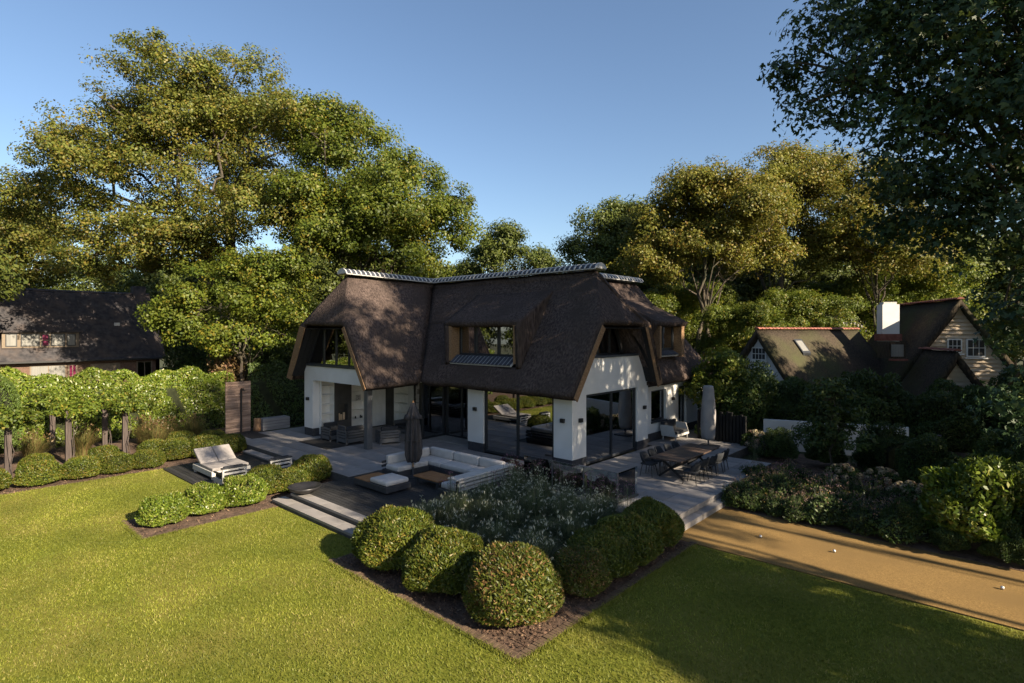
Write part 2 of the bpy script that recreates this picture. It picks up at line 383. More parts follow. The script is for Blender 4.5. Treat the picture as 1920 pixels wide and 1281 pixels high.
def crown_pts(rng, blobs, ncl, per, clr, zmin=-0.55, inner=0.25, flat=0.65):
    """leaf clumps spread over and through the crown's lobes: clump centres, leaf points, leaf normals, clump tone"""
    bl = np.array(blobs, float); w = (bl[:, 3] * bl[:, 4] + bl[:, 4] * bl[:, 5] + bl[:, 3] * bl[:, 5]); w /= w.sum()
    ib = rng.choice(len(bl), ncl, p=w); D = sph(rng, ncl, zmin)
    k = 1 - np.abs(rng.normal(0, 0.10, ncl)); m = rng.uniform(size=ncl) < inner; k[m] = rng.uniform(0.35, 0.9, m.sum())
    k += 0.09 * np.sin(D[:, 0] * 7 + ib) * np.cos(D[:, 1] * 6 + 2 * ib)
    Cc = bl[ib, :3] + D * bl[ib, 3:6] * k[:, None]
    cnt = np.maximum(6, (per * rng.uniform(0.45, 1.55, ncl))).astype(int); ic = np.repeat(np.arange(ncl), cnt)
    rad = clr * rng.uniform(0.6, 1.35, ncl)
    off = rng.normal(size=(len(ic), 3)); off = unit(off) * (rng.uniform(0, 1, (len(ic), 1)) ** 0.45); off[:, 2] *= flat
    P = Cc[ic] + off * rad[ic][:, None]
    Nn = off * 0.9 + D[ic] * 0.6 + rng.normal(size=P.shape) * 0.55 + np.array([0, 0, 0.45])
    return Cc, P, Nn, rng.uniform(-0.22, 0.22, ncl)[ic]

def branch(mb, rng, a, b, r0, r1, n=5, wob=0.12, sides=6, lift=0.12):
    a, b = np.array(a, float), np.array(b, float); L = np.linalg.norm(b - a); pts = []; rad = []
    for i in range(n + 1):
        t = i / n; p = a + (b - a) * t; p = p + rng.normal(size=3) * wob * L * 0.25 * math.sin(math.pi * t)
        p[2] += lift * L * math.sin(math.pi * t); pts.append(p); rad.append(r0 * (1 - t) + r1 * t)
    mb.tube(pts, rad, sides); return pts

def make_tree(name, label, loc, blobs, seed, ncl, per, clr, lsize, leafm, trunk_h, trunk_r, nbr=12, lobes=False, zmin=-0.55,
              group='tall trees around the garden', inner=0.25, flat=0.65, aspect=0.6, fork=1, lean=(0, 0), subl=0):
    """a tree at the origin of its own coordinates: trunk (with limbs) and crown"""
    rng = np.random.default_rng(seed)
    t = thing(name, label, 'tree', (0, 0, 0), group)
    if subl:
        ex = []
        for b in blobs:
            for d in sph(rng, subl, -0.45):
                k = rng.uniform(0.36, 0.52); ex.append((b[0] + d[0] * b[3] * 0.78, b[1] + d[1] * b[4] * 0.78, b[2] + d[2] * b[5] * 0.78, b[3] * k, b[4] * k, b[5] * k * 0.85))
        blobs = [(b[0], b[1], b[2], b[3] * .9, b[4] * .9, b[5] * .9) for b in blobs] + ex
    Cc, P, Nn, tone = crown_pts(rng, blobs, ncl, per, clr, zmin, inner, flat)
    V, F, r = lobed(rng, P, Nn, lsize) if lobes else leaves(rng, P, Nn, lsize, aspect, droop=0.4)
    k = 12 if lobes else 4
    if lobes: r = np.clip(r + np.concatenate([np.repeat(tone, 4)] * 3), 0, 1)
    else: r = np.clip(r + np.repeat(tone, 4), 0, 1)
    obj('crown', np_mesh('crown', V, F, r), leafm, t)
    mb = MB(); bl = np.array(blobs, float)
    for fk in range(fork):
        top = np.array([lean[0] + rng.normal() * 0.5 * (fork > 1) * trunk_h * 0.25, lean[1] + rng.normal() * 0.5 * (fork > 1) * trunk_h * 0.25, trunk_h])
        base = np.array([rng.normal() * trunk_r * 0.9, rng.normal() * trunk_r * 0.9, 0]) if fork > 1 else np.zeros(3)
        pts = []; rad = []
        for i in range(9):
            s = i / 8; p = base + (top - base) * s + rng.normal(size=3) * 0.025 * trunk_h * (0 < i < 8) * np.array([1, 1, 0])
            pts.append(p); rad.append(trunk_r * ((1.45 if i == 0 else 1.08 if i == 1 else 1) * (1 - 0.62 * s)))
        mb.tube(pts, rad, 10)
        nb = max(4, nbr // fork)
        for i in range(nb):
            s = rng.uniform(0.42, 1.0); a = pts[0] + (pts[-1] - pts[0]) * s; a = pts[min(8, int(round(s * 8)))]
            tgt = bl[rng.integers(len(bl))]; d = sph(rng, 1, -0.2)[0]
            e = tgt[:3] + d * tgt[3:6] * rng.uniform(0.45, 0.8)
            r0 = trunk_r * (1 - 0.62 * s) * rng.uniform(0.4, 0.62)
            bp = branch(mb, rng, a, e, r0, r0 * 0.28, 6, 0.25, 7)
            for j in range(4):
                a2 = bp[rng.integers(2, 6)]; near = Cc[np.argsort(np.linalg.norm(Cc - a2, axis=1))[rng.integers(2, 26)]]
                branch(mb, rng, a2, near, r0 * 0.36, 0.018, 4, 0.25, 5)
    mb.build('trunk', 'bark', t, smooth=True)
    t.location = loc
    return t

def make_shrub(name, label, cat, seed, rx, ry, h, n, lsize, leafm, loc=(0, 0, 0), group=None, aspect=0.55, dome=2.4, z0=0.0, rough=0.10,
               core=0.86, up=0.5, clumps=0, jit=0.9, out=1.0, zk=0.34):
    """clipped dome or loose shrub: leaf blades over and in an uneven dome, on a dark twig core"""
    rng = np.random.default_rng(seed)
    t = thing(name, label, cat, (0, 0, 0), group)
    D = sph(rng, n, -0.55); ph = rng.uniform(0, 6.28, 6)
    def rad(D):
        w = 1 + rough * (np.sin(D[:, 0] * 5 + ph[0]) * np.sin(D[:, 1] * 5 + ph[1]) + 0.6 * np.sin(D[:, 2] * 7 + ph[2] + D[:, 0] * 4) + 0.5 * np.sin(D[:, 1] * 11 + ph[3]) * np.cos(D[:, 0] * 9 + ph[4]))
        e = (np.abs(D[:, 0]) ** dome + np.abs(D[:, 1]) ** dome + np.abs(D[:, 2]) ** dome) ** (-1 / dome)
        return w * e
    R = rad(D) * (1 - np.abs(rng.normal(0, 0.055 * jit, n)))
    if clumps:
        cd = sph(rng, clumps, -0.4); cl = np.max(D @ cd.T, axis=1); R = R * (0.80 + 0.24 * np.clip((cl - 0.86) / 0.14, 0, 1))
    zc = z0 + (h - z0) * zk; hz = np.where(D[:, 2] > 0, (h - zc), zc - z0 * 0.6)
    P = np.stack([D[:, 0] * R * rx, D[:, 1] * R * ry, zc + D[:, 2] * R * hz], 1)
    keep = P[:, 2] > max(0.03, z0 * 0.6); P = P[keep]; D = D[keep]
    T = D * out + rng.normal(size=D.shape) * 0.55 + np.array([0, 0, up])
    Nn = D * 0.5 + rng.normal(size=D.shape) * 0.8
    V, F, r = leaves(rng, P, Nn, lsize, aspect, T=T)
    patch = 0.16 * np.sin(P[:, 0] * 3.1 / rx + ph[0]) * np.sin(P[:, 2] * 3.3 + ph[1])
    r = np.clip(r + np.repeat(patch, 4), 0, 1)
    obj('foliage', np_mesh('foliage', V, F, r), leafm, t)
    mb = MB(); nu, nv = 20, 10; vs = []; fs = []
    for j in range(nv + 1):
        th = -0.5 + (math.pi / 2 + 0.5) * j / nv
        for i in range(nu):
            d = np.array([[math.cos(th) * math.cos(6.2832 * i / nu), math.cos(th) * math.sin(6.2832 * i / nu), math.sin(th)]])
            k = rad(d)[0] * core * 0.94; hh = (h - zc) if d[0, 2] > 0 else (zc - z0 * 0.6)
            vs.append((d[0, 0] * k * rx, d[0, 1] * k * ry, max(0.02 if z0 == 0 else z0 * 0.7, zc + d[0, 2] * k * hh)))
    for j in range(nv):
        for i in range(nu): fs.append((j * nu + i, j * nu + (i + 1) % nu, (j + 1) * nu + (i + 1) % nu, (j + 1) * nu + i))
    mb.add(vs, fs)
    if z0 > 0.3: mb.tube([(0, 0, 0), (0.03, 0.02, z0 * 0.6), (0, 0, zc)], [0.06, 0.05, 0.03], 6)
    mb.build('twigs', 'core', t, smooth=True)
    t.location = loc
    return t

def make_tuft(name, label, cat, seed, n, h, spread, leafm, width=0.012, plumes=0, plume_mat='plume', plume_len=0.12, group=None, arch=0.55, lift=0.0, phead=0.03, pz=(0.85, 1.15), pasp=0.5):
    """fountain of arching grass blades with flower plumes"""
    rng = np.random.default_rng(seed)
    t = thing(name, label, cat, (0, 0, 0), group)
    az = rng.uniform(0, 6.2832, n); L = h * rng.uniform(0.6, 1.15, n); br = np.sqrt(rng.uniform(0, 1, n)) * spread * 0.3
    b = np.stack([np.cos(az + rng.normal(0, .7, n)) * br, np.sin(az + rng.normal(0, .7, n)) * br, np.zeros(n)], 1)
    D = np.stack([np.cos(az), np.sin(az), np.zeros(n)], 1); S = np.stack([-np.sin(az), np.cos(az), np.zeros(n)], 1)
    tilt = rng.uniform(0.05, 1.0, n)[:, None]; Vs = []
    for s in (0.0, 0.4, 0.75, 1.0):
        p = b + D * (tilt * L[:, None] * arch * s ** 1.8) + np.array([0, 0, 1]) * (L * (s - 0.42 * tilt[:, 0] * s ** 3))[:, None]
        w = width * (1 - 0.9 * s ** 2) + 0.001
        Vs += [p - S * w / 2, p + S * w / 2]
    V = np.stack(Vs, 1).reshape(-1, 3); i0 = (np.arange(n) * 8)[:, None]
    F = np.concatenate([i0 + np.array([[a, a + 1, a + 3, a + 2]]) for a in (0, 2, 4)])
    obj('blades', np_mesh('blades', V, F, np.repeat(rng.uniform(0, 1, n), 8)), leafm, t)
    if plumes:
        m = plumes; az = rng.uniform(0, 6.2832, m); k = rng.uniform(0.1, 0.95, m) * spread
        base = np.stack([np.cos(az) * k * 0.2, np.sin(az) * k * 0.2, np.zeros(m)], 1)
        tip = np.stack([np.cos(az) * k, np.sin(az) * k, h * rng.uniform(pz[0], pz[1], m) * (1 - 0.25 * (k / spread) ** 2)], 1)
        tip0 = tip.copy()
        st = MB()
        S = np.stack([-np.sin(az), np.cos(az), 0 * az], 1) * 0.0035
        V = np.stack([base - S, base + S, tip + S, tip - S], 1).reshape(-1, 3)
        obj('stalks', np_mesh('stalks', V, np.arange(4 * m).reshape(m, 4), np.repeat(rng.uniform(0, .6, m), 4)), leafm, t)
        q = 4; P = np.repeat(tip0, q, 0) + rng.normal(size=(m * q, 3)) * phead * np.array([1, 1, 0.7])
        V, F, r = leaves(rng, P, rng.normal(size=P.shape), plume_len, pasp, T=np.repeat(unit(tip0 - base), q, 0) + rng.normal(size=P.shape) * (0.25 if pasp < .45 else 0.5))
        obj('flower_heads', np_mesh('flower_heads', V, F, r), plume_mat, t)
    return t

# ---------------------------------------------------------------- the setting: ground, lawn, beds, path
GL = -0.34                                   # lawn level
struct(MB().box(-260, 200, -150, 320, GL - 0.30, GL - 0.03).build('ground', 'ground'))

def sheet(name, poly, z, mat, nsub=0):
    mb = MB(); n = len(poly)
    mb.add([(x, y, z) for x, y in poly] + [(x, y, z - 0.02) for x, y in poly], [tuple(range(n)), tuple(range(2 * n - 1, n - 1, -1))] + [(i, i + n, (i + 1) % n + n, (i + 1) % n) for i in range(n)])
    return struct(mb.build(name, mat))
sheet('lawn', [(-13.3, -40), (34, -40), (34, -2.95), (5.0, -2.95), (-13.3, -6.2)], GL, 'lawn')
sheet('gravel_path', [(5.2, -2.90), (34, -2.80), (34, 0.45), (5.2, 0.55)], GL + 0.004, 'gravel')
sheet('corner_bed', [(-0.05, -9.75), (5.92, -9.75), (5.92, -2.95), (-0.05, -2.95)], GL + 0.012, 'soil')
sheet('strip_bed', [(-7.0, -12.35), (-5.05, -12.35), (-5.05, -8.0), (-5.6, -5.95), (-7.6, -5.95)], GL + 0.012, 'soil')
sheet('left_bed', [(-24, -24), (-13.0, -24), (-13.1, -9.2), (-13.5, -5.9), (-24, -3.0)], GL + 0.012, 'soil')
sheet('border_bed', [(5.30, 0.55), (12.6, 0.50), (12.6, 4.5), (11.5, 9.5), (4.2, 10.5), (3.6, 5.6), (5.30, 4.5)], GL + 0.016, 'soil')
sheet('driveway', [(9.4, 10.8), (40, 9.6), (40, 15.5), (8.5, 15.5)], GL + 0.02, 'drive')

def edging(name, pts, w=0.085, step=0.075):
    """soldier course of small clay pavers along a bed"""
    mb = MB(); rng = random.Random(5)
    for (x0, y0), (x1, y1) in zip(pts[:-1], pts[1:]):
        L = math.hypot(x1 - x0, y1 - y0); dx, dy = (x1 - x0) / L, (y1 - y0) / L; a = math.atan2(dy, dx)
        k = 0.0
        while k < L:
            cx, cy = x0 + dx * (k + step / 2), y0 + dy * (k + step / 2); h = rng.uniform(-0.008, 0.008)
            mb.box(cx - step * 0.43, cx + step * 0.43, cy - w, cy + w, GL - 0.02, GL + 0.03 + h, a + rng.uniform(-.04, .04))
            k += step
    return struct(mb.build(name, 'brick_edge'))
edging('bed_edging', [(-0.08, -9.80), (5.97, -9.80), (5.97, -2.95)])
edging('strip_bed_edging', [(-7.05, -12.4), (-5.0, -12.4), (-5.0, -8.9)], 0.05)

# leaf litter and bark bits on the beds, rougher grass along their edges
def litter(name, label, rects, n, mat, seed):
    rng = np.random.default_rng(seed); P = []
    for x0, x1, y0, y1, share in rects:
        m = int(n * share); P.append(np.stack([rng.uniform(x0, x1, m), rng.uniform(y0, y1, m), GL + .022 + rng.uniform(0, .03, m)], 1))
    P = np.concatenate(P); V, F, r = leaves(rng, P, rng.normal(size=P.shape) * .5 + np.array([0, 0, 1.0]), .055, .5)
    return tag(obj(name, np_mesh(name, V, F, r), mat), label, 'mulch', kind='stuff')
MAT['litter'] = leaf_mat('dry_litter', (0.05, 0.03, 0.02), (0.17, 0.10, 0.065), (0.27, 0.18, 0.11), 0.1, 0.9, pc=0.15)
litter('leaf_litter', 'dry leaf litter and bark on the soil of the planted beds', [(0, 5.9, -9.7, -8.9, .34), (5.0, 5.9, -9.7, -3.0, .30), (-7.0, -5.05, -12.35, -6, .16), (-13.9, -13.05, -16, -9.3, .20)], 5200, 'litter', 8)

# mown grass: short blades over the part of the lawn near enough to show them
def lawn_grass():
    rng = np.random.default_rng(3); n = 430000
    x = rng.uniform(-13, 14, n); y = rng.uniform(-17.5, -3.0, n)
    d = (x - 12.21) * -0.669 + (y + 16.9) * 0.743
    keep = (d > 6) & (rng.uniform(0, 1, n) < np.clip((13.0 / np.maximum(d, 1)) ** 1.6, 0, 1))
    keep &= ~((x > -0.15) & (x < 6.05) & (y > -9.9)) & ~((x > -7.1) & (x < -4.9) & (y > -12.45)) & ~((x < 0.4) & (x > -5.7) & (y > -8.8)) & ~((x < -6.9) & (y > -9.75))
    x, y = x[keep], y[keep]
    ex = [(rng.uniform(-.1, 6.1, 5000), -9.9 + rng.normal(0, .035, 5000)), (6.07 + rng.normal(0, .035, 5000), rng.uniform(-9.9, -3, 5000)), (rng.uniform(-7.1, -4.9, 1800), -12.46 + rng.normal(0, .03, 1800)), (-4.93 + rng.normal(0, .03, 2500), rng.uniform(-12.4, -8.9, 2500)), (-13.05 + rng.normal(0, .05, 3000), rng.uniform(-16, -9.3, 3000))]
    ne = sum(len(a) for a, _ in ex); x = np.concatenate([x] + [a for a, _ in ex]); y = np.concatenate([y] + [b for _, b in ex]); n = len(x)
    az = rng.uniform(0, 6.2832, n); h = rng.uniform(0.022, 0.05, n); h[-ne:] *= 1.25; w = rng.uniform(0.006, 0.013, n)
    B = np.stack([x, y, np.full(n, GL - 0.002)], 1); S = np.stack([np.cos(az), np.sin(az), 0 * az], 1)
    ln = rng.normal(size=(n, 3)) * 0.022; ln[:, 2] = h
    V = np.stack([B - S * w[:, None], B + S * w[:, None], B + ln], 1).reshape(-1, 3)
    cl = 0.5 + 0.28 * np.sin(x * 1.3 + 2 * np.sin(y * .9)) * np.sin(y * 1.7 + np.sin(x * 2.1)) + rng.normal(0, 0.24, n)
    o = obj('grass', np_mesh('grass', V, np.arange(3 * n).reshape(n, 3), np.repeat(np.clip(cl, 0, 1), 3)), 'grass')
    return tag(o, 'short mown sunlit grass covering the front lawn', 'grass', kind='stuff')
lawn_grass()

# ---------------------------------------------------------------- terrace, decks, steps
RND = random.Random(11)
def slab_field(root, x0, x1, y0, y1, z, sx=1.0, sy=1.0, skip=None, offset=False):
    me = {}
    nx = max(1, round((x1 - x0) / sx)); ny = max(1, round((y1 - y0) / sy)); ax = (x1 - x0) / nx; ay = (y1 - y0) / ny
    g = 0.007
    for i in range(nx):
        for j in range(ny):
            cx, cy = x0 + (i + .5) * ax, y0 + (j + .5) * ay
            if skip and skip(cx, cy): continue
            key = (round(ax, 3), round(ay, 3))
            if key not in me:
                me[key] = MB().box(-ax / 2 + g, ax / 2 - g, -ay / 2 + g, ay / 2 - g, -0.05, 0).mesh('slab')
            o = obj('slab', me[key], 'slab', root); o.matrix_parent_inverse = Matrix.Identity(4)
            o.location = (cx, cy, z + RND.uniform(-.0015, .0015))

def well(x, y): return -2.35 < x < 3.35 and -2.35 < y < -1.15
def terrace_hole(x, y): return well(x, y)
ter = MB().box(-16.5, -5.4, -6.0, 1.45, GL - .02, -0.012).box(-5.4, -2.3, -2.6, 0.0, GL - .02, -0.0125).box(-2.3, 3.3, -1.15, 0.0, GL - .02, -0.0122)
ter.box(3.3, 5.1, -2.9, 6.2, GL - .02, -0.0118).box(0.0, 3.3, 0.0, 6.2, GL - .02, -0.0121).box(-.5, 3.3, 6.2, 14, GL - .02, -0.0123).box(-2.3, 3.3, -2.9, -2.3, GL - .02, -0.0119)
ter = struct(ter.build('terrace', 'joint'))
slab_field(ter, -16.5, -5.42, -6.0, -3.0, 0)
slab_field(ter, -13.4, -8.75, -3.0, 1.45, 0)
slab_field(ter, -16.5, -14.4, -3.0, 1.0, 0)
slab_field(ter, -8.75, -5.42, -3.0, 1.45, 0, 1.1, 1.1)
slab_field(ter, -5.42, -2.3, -2.6, 0.0, 0, 1.0, 0.9)
slab_field(ter, -2.3, 3.3, -1.15, 0.0, 0, 0.93, 1.15)
slab_field(ter, -2.3, 3.3, -2.9, -2.3, 0, 0.93, 0.6)
slab_field(ter, 3.3, 5.1, -2.9, 6.2, 0, 0.9, 0.9)
slab_field(ter, 0.0, 3.3, 0.0, 6.2, 0, 1.1, 0.9)
slab_field(ter, -.48, 3.3, 6.2, 14, 0, 0.95, 0.95)
# riser faces of the right hand steps and the lower tread
def step_row(name, x0, x1, y0, y1, z, along, seg, h, mat='slab'):
    root = struct(MB().box(x0 + .02, x1 - .02, y0 + .02, y1 - .02, GL - .03, z - 0.055).build(name, 'joint'))
    n = max(1, round(((x1 - x0) if along == 'x' else (y1 - y0)) / seg)); L = ((x1 - x0) if along == 'x' else (y1 - y0)) / n
    mb = MB().box(-L / 2 + .004, L / 2 - .004, -(y1 - y0) / 2, (y1 - y0) / 2, -h, 0) if along == 'x' else MB().box(-(x1 - x0) / 2, (x1 - x0) / 2, -L / 2 + .004, L / 2 - .004, -h, 0)
    me = mb.mesh('step_slab')
    for i in range(n):
        o = obj('step_slab', me, mat, root); o.matrix_parent_inverse = Matrix.Identity(4)
        o.location = (x0 + (i + .5) * L, (y0 + y1) / 2, z) if along == 'x' else ((x0 + x1) / 2, y0 + (i + .5) * L, z)
    return root
step_row('side_step_upper', 5.10, 5.16, -2.9, 5.4, 0.001, 'y', 0.9, 0.16)
step_row('side_step_lower', 5.10, 5.42, -2.9, 5.4, -0.17, 'y', 0.9, 0.16)
step_row('front_step_upper', -5.10, 0.4, -8.30, -7.95, -0.018, 'x', 1.0, 0.07)
step_row('front_step_lower', -5.45, 0.1, -8.74, -8.32, -0.185, 'x', 1.0, 0.07)
step_row('left_step', -13.4, -7.2, -6.40, -6.02, -0.16, 'x', 1.0, 0.06)
struct(MB().box(-5.05, 0.35, -8.27, -8.24, GL, -0.09).box(-5.4, 0.05, -8.71, -8.68, GL, -0.258).box(-13.4, -7.2, -6.37, -6.33, GL, -.222).build('step_risers', 'plinth'))  # dark plinth colour stands in for the shade on the risers

def deck(name, x0, x1, y0, y1, z, w=0.145):
    root = struct(MB().box(x0, x1, y0, y1, GL - .02, z - 0.03).build(name, 'plinth'))
    n = round((y1 - y0) / w); w = (y1 - y0) / n; me = MB().box(-(x1 - x0) / 2, (x1 - x0) / 2, -w / 2 + .004, w / 2 - .004, -0.025, 0).mesh('plank')
    for i in range(n):
        o = obj('plank', me, 'deck', root); o.matrix_parent_inverse = Matrix.Identity(4)
        o.location = ((x0 + x1) / 2, y0 + (i + .5) * w, z + RND.uniform(-.001, .001))
    return root
deck('sunken_deck', -5.40, 0.02, -7.95, -2.62, -0.02)
deck('lower_deck', -13.2, -7.1, -9.65, -6.41, -0.30)
deck('shower_deck', -18.2, -16.52, -6.6, -3.9, -0.01)
struct(MB().box(-16.5, -15.0, -5.3, -4.4, 0.004, 0.012).build('wood_inlay', 'deck'))
# ---------------------------------------------------------------- the thatched villa
villa = thing('thatched_villa', 'white plastered villa with brown thatched roof, dormer and large dark-framed windows', 'house', (-6, 2, 0))

def nz(p, s, a):
    v = mn.noise_vector(Vector(p) * s); return v * a

class Patch:
    """subdivided surface patches that share one displacement field, welded and given thickness"""
    def __init__(s): s.mb = MB()
    def quad(s, a, b, c, d, n=10, m=10):
        a, b, c, d = map(Vector, (a, b, c, d)); vs = []; fs = []
        for j in range(m + 1):
            for i in range(n + 1):
                u, v = i / n, j / m
                vs.append((a * (1 - u) + b * u) * (1 - v) + (d * (1 - u) + c * u) * v)
        for j in range(m):
            for i in range(n):
                k = j * (n + 1) + i; fs.append((k, k + 1, k + n + 2, k + n + 1))
        s.mb.add(vs, fs)
    def tri(s, a, b, c, n=10): s.quad(a, b, c, c, n, n)
    def build(s, name, mat, parent, thick=0.3, amp=0.05, flip=False):
        import bmesh
        me = bpy.data.meshes.new(name); me.from_pydata(s.mb.v, [], s.mb.f)
        bm = bmesh.new(); bm.from_mesh(me)
        bmesh.ops.remove_doubles(bm, verts=bm.verts, dist=0.004)
        bmesh.ops.dissolve_degenerate(bm, dist=0.002, edges=bm.edges)
        bmesh.ops.recalc_face_normals(bm, faces=bm.faces)
        up = sum(f.normal.z * f.calc_area() for f in bm.faces)
        if up < 0: bmesh.ops.reverse_faces(bm, faces=bm.faces)
        for v in bm.verts: v.co += nz(v.co, 0.55, amp) + nz(v.co, 2.0, amp * 0.35)
        bm.to_mesh(me); bm.free()
        me.polygons.foreach_set('use_smooth', [True] * len(me.polygons))
        o = obj(name, me, mat, parent)
        if thick:
            md = o.modifiers.new('thickness', 'SOLIDIFY'); md.thickness = thick; md.offset = -1; md.use_even_offset = False
        return o

SLP = 1.33
def S(x, z, dy=0.0): return (x, -0.72 + (z - 2.88) / SLP + dy, z)
def val(z): return -7.92 - (z - 2.87) * 0.7234                # valley between wing and main roof
E0, H1, H2 = (0.5, -0.72, 2.88), (0.56, 1.02, 5.52), (0.56, 4.90, 5.52)
RE, J, I0 = (-0.85, 2.87, 7.72), (-11.45, 2.87, 7.74), (-7.92, -0.72, 2.87)
K = (0.5, 6.0, 3.0)
rf = Patch()
zz = (2.88, 3.72, 5.52)
def vx(z): return 0.5 + 0.06 * (z - 2.88) / 2.64
def vd(z): return -0.24 * (z - 2.88) / 2.64
rf.quad(S(val(2.88), 2.88), S(-6.72, 2.88), S(-6.72, 3.72), S(val(3.72), 3.72), 8, 6)
rf.quad(S(-6.72, 2.88), S(-2.72, 2.88), S(-2.72, 3.72), S(-6.72, 3.72), 16, 6)
rf.quad(S(-2.72, 2.88), S(vx(2.88), 2.88), S(vx(3.72), 3.72, vd(3.72)), S(-2.72, 3.72), 12, 6)
rf.quad(S(val(3.72), 3.72), S(-6.72, 3.72), S(-6.72, 5.52), S(val(5.52), 5.52), 8, 12)
rf.quad(S(-2.72, 3.72), S(vx(3.72), 3.72, vd(3.72)), H1, S(-2.72, 5.52), 12, 12)
rf.quad(S(val(5.52), 5.52), S(-6.72, 5.52), S(-7.6, 7.73), S(val(7.74), 7.74), 10, 14)
rf.quad(S(-6.72, 5.52), S(-2.72, 5.52), S(-3.0, 7.73), S(-7.6, 7.73), 16, 14)
rf.quad(S(-2.72, 5.52), H1, RE, S(-3.0, 7.73), 12, 14)
rf.tri(H1, H2, RE, 14)
rf.tri(H2, K, RE, 12)
rf.quad(K, (-11.45, 6.6, 2.9), J, RE, 20, 10)
# left wing
TR, TL, HR, HL, WR = (-7.92, -3.55, 2.80), (-15.12, -3.45, 2.93), (-9.48, -3.62, 5.48), (-13.5, -3.62, 5.5), (-11.45, -2.35, 7.83)
rf.quad(TR, I0, (val(5.5), 1.257, 5.5), HR, 10, 14)
rf.quad(HR, (val(5.5), 1.257, 5.5), J, WR, 10, 12)
rf.tri(HL, HR, WR, 12)
rf.quad((-15.12, 6.6, 2.9), TL, HL, (-13.5, 6.6, 5.5), 12, 12)
rf.quad((-13.5, 6.6, 5.5), HL, WR, (-11.45, 6.6, 7.74), 12, 12)
rf.quad((-11.45, 6.6, 7.74), J, (-11.45, 6.6, 2.9), (-13.5, 6.6, 2.9), 6, 6)
# back wing
BE0, BE1, BR0, BR1 = (0.1, 5.6, 2.80), (0.1, 13.2, 2.82), (-3.0, 4.5, 7.72), (-3.0, 9.85, 7.74)
rf.quad(BE0, BE1, BR1, BR0, 18, 14)
rf.tri(BE1, (-6.1, 13.2, 2.82), BR1, 12)
roof = rf.build('thatch_roof', 'thatch', villa, 0.32, 0.055)
# dormer in the front slope
dr = Patch()
DL, DR, DTL, DTR, BL, BR = (-6.98, -0.18, 5.56), (-2.48, -0.18, 5.55), (-7.35, 2.42, 6.98), (-2.66, 2.42, 6.98), (-6.95, -0.14, 3.66), (-2.42, -0.14, 3.66)
dr.quad(DL, DR, DTR, DTL, 18, 12)
dr.tri(DR, BR, DTR, 12)
dr.tri(BL, DL, DTL, 12)
dr.build('dormer_thatch', 'thatch', roof, 0.24, 0.035)
MB().box(-6.92, -6.58, -0.10, 0.62, 3.85, 5.42).build('dormer_cheek', 'thatch_cut', roof)
MB().box(-2.86, -2.60, -0.10, 0.62, 3.85, 5.42).build('dormer_cheek', 'thatch_cut', roof)
# dormer in the back wing
d2 = Patch()
d2.quad((0.02, 6.85, 5.60), (0.02, 9.85, 5.62), (-2.35, 9.95, 6.75), (-2.35, 6.75, 6.75), 12, 10)
d2.tri((0.02, 9.85, 5.62), (-0.85, 9.8, 4.0), (-2.35, 9.95, 6.75), 8)
d2.tri((-0.85, 6.9, 4.0), (0.02, 6.85, 5.60), (-2.35, 6.75, 6.75), 8)
d2.build('dormer_thatch', 'thatch', roof, 0.24, 0.03)
MB().box(-0.9, -0.08, 9.30, 9.60, 3.9, 5.5).build('dormer_cheek', 'thatch_cut', roof)
MB().box(-0.9, -0.08, 7.02, 7.2, 3.9, 5.5).build('dormer_cheek', 'thatch_cut', roof)

# verges: cut thatch ends on larch boards
def verge(a, b, w, h, mat='wood_beam', name='verge_board', up=(0, 0, 1)):
    MB().bar(a, b, w, h, up).build(name, mat, villa)
def verge_strip(pts, off, name='cut_thatch_edge', mat='thatch_cut'):
    mb = MB(); q = [Vector(p) for p in pts]; o = Vector(off)
    for a, b in zip(q[:-1], q[1:]): mb.add([a, b, b + o, a + o], [(0, 1, 2, 3)])
    ob = mb.build(name, mat, villa)
    md = ob.modifiers.new('t', 'SOLIDIFY'); md.thickness = 0.03; md.offset = 0
verge_strip([(0.58, -0.70, 2.80), (0.64, 1.04, 5.42)], (0, 0.20, -0.16))
verge_strip([(0.62, 4.82, 5.44), (0.58, 5.97, 2.86)], (0, -0.42, -0.12))
verge_strip([(-7.98, -3.62, 2.74), (-9.52, -3.70, 5.38)], (-0.18, 0, -0.10))
verge_strip([(-13.44, -3.70, 5.42), (-15.08, -3.55, 2.84)], (0.50, 0, -0.10))
# black soffit boards under the overhanging verges
def soffit(a, b, c, d, n=5):
    a, b, c, d = map(Vector, (a, b, c, d))
    for i in range(n):
        u0, u1 = i / n + .004, (i + 1) / n - .004
        mb = MB(); vs = [a + (b - a) * u0, a + (b - a) * u1, d + (c - d) * u1, d + (c - d) * u0]
        mb.add(vs, [(0, 1, 2, 3)]); o = mb.build('soffit_board', 'soffit', villa)
        md = o.modifiers.new('t', 'SOLIDIFY'); md.thickness = 0.02; md.offset = 0
soffit((0.55, 5.55, 2.95), (-0.75, 5.55, 2.95), (-0.75, 4.42, 5.35), (0.55, 4.42, 5.35))
soffit((0.5, -0.30, 2.85), (-0.75, -0.30, 2.85), (-0.75, 1.42, 5.35), (0.5, 1.42, 5.35))
soffit((-14.45, -3.6, 2.95), (-14.45, -2.3, 2.95), (-12.95, -2.3, 5.30), (-12.95, -3.6, 5.30))
soffit((-8.55, -3.5, 2.95), (-8.55, -2.3, 2.95), (-9.95, -2.3, 5.30), (-9.95, -3.5, 5.30))
soffit((0.5, 1.3, 5.30), (-0.75, 1.3, 5.30), (-0.75, 4.5, 5.30), (0.5, 4.5, 5.30), 4)
soffit((-12.95, -3.6, 5.28), (-12.95, -2.2, 5.28), (-9.95, -2.2, 5.28), (-9.95, -3.6, 5.28), 4)

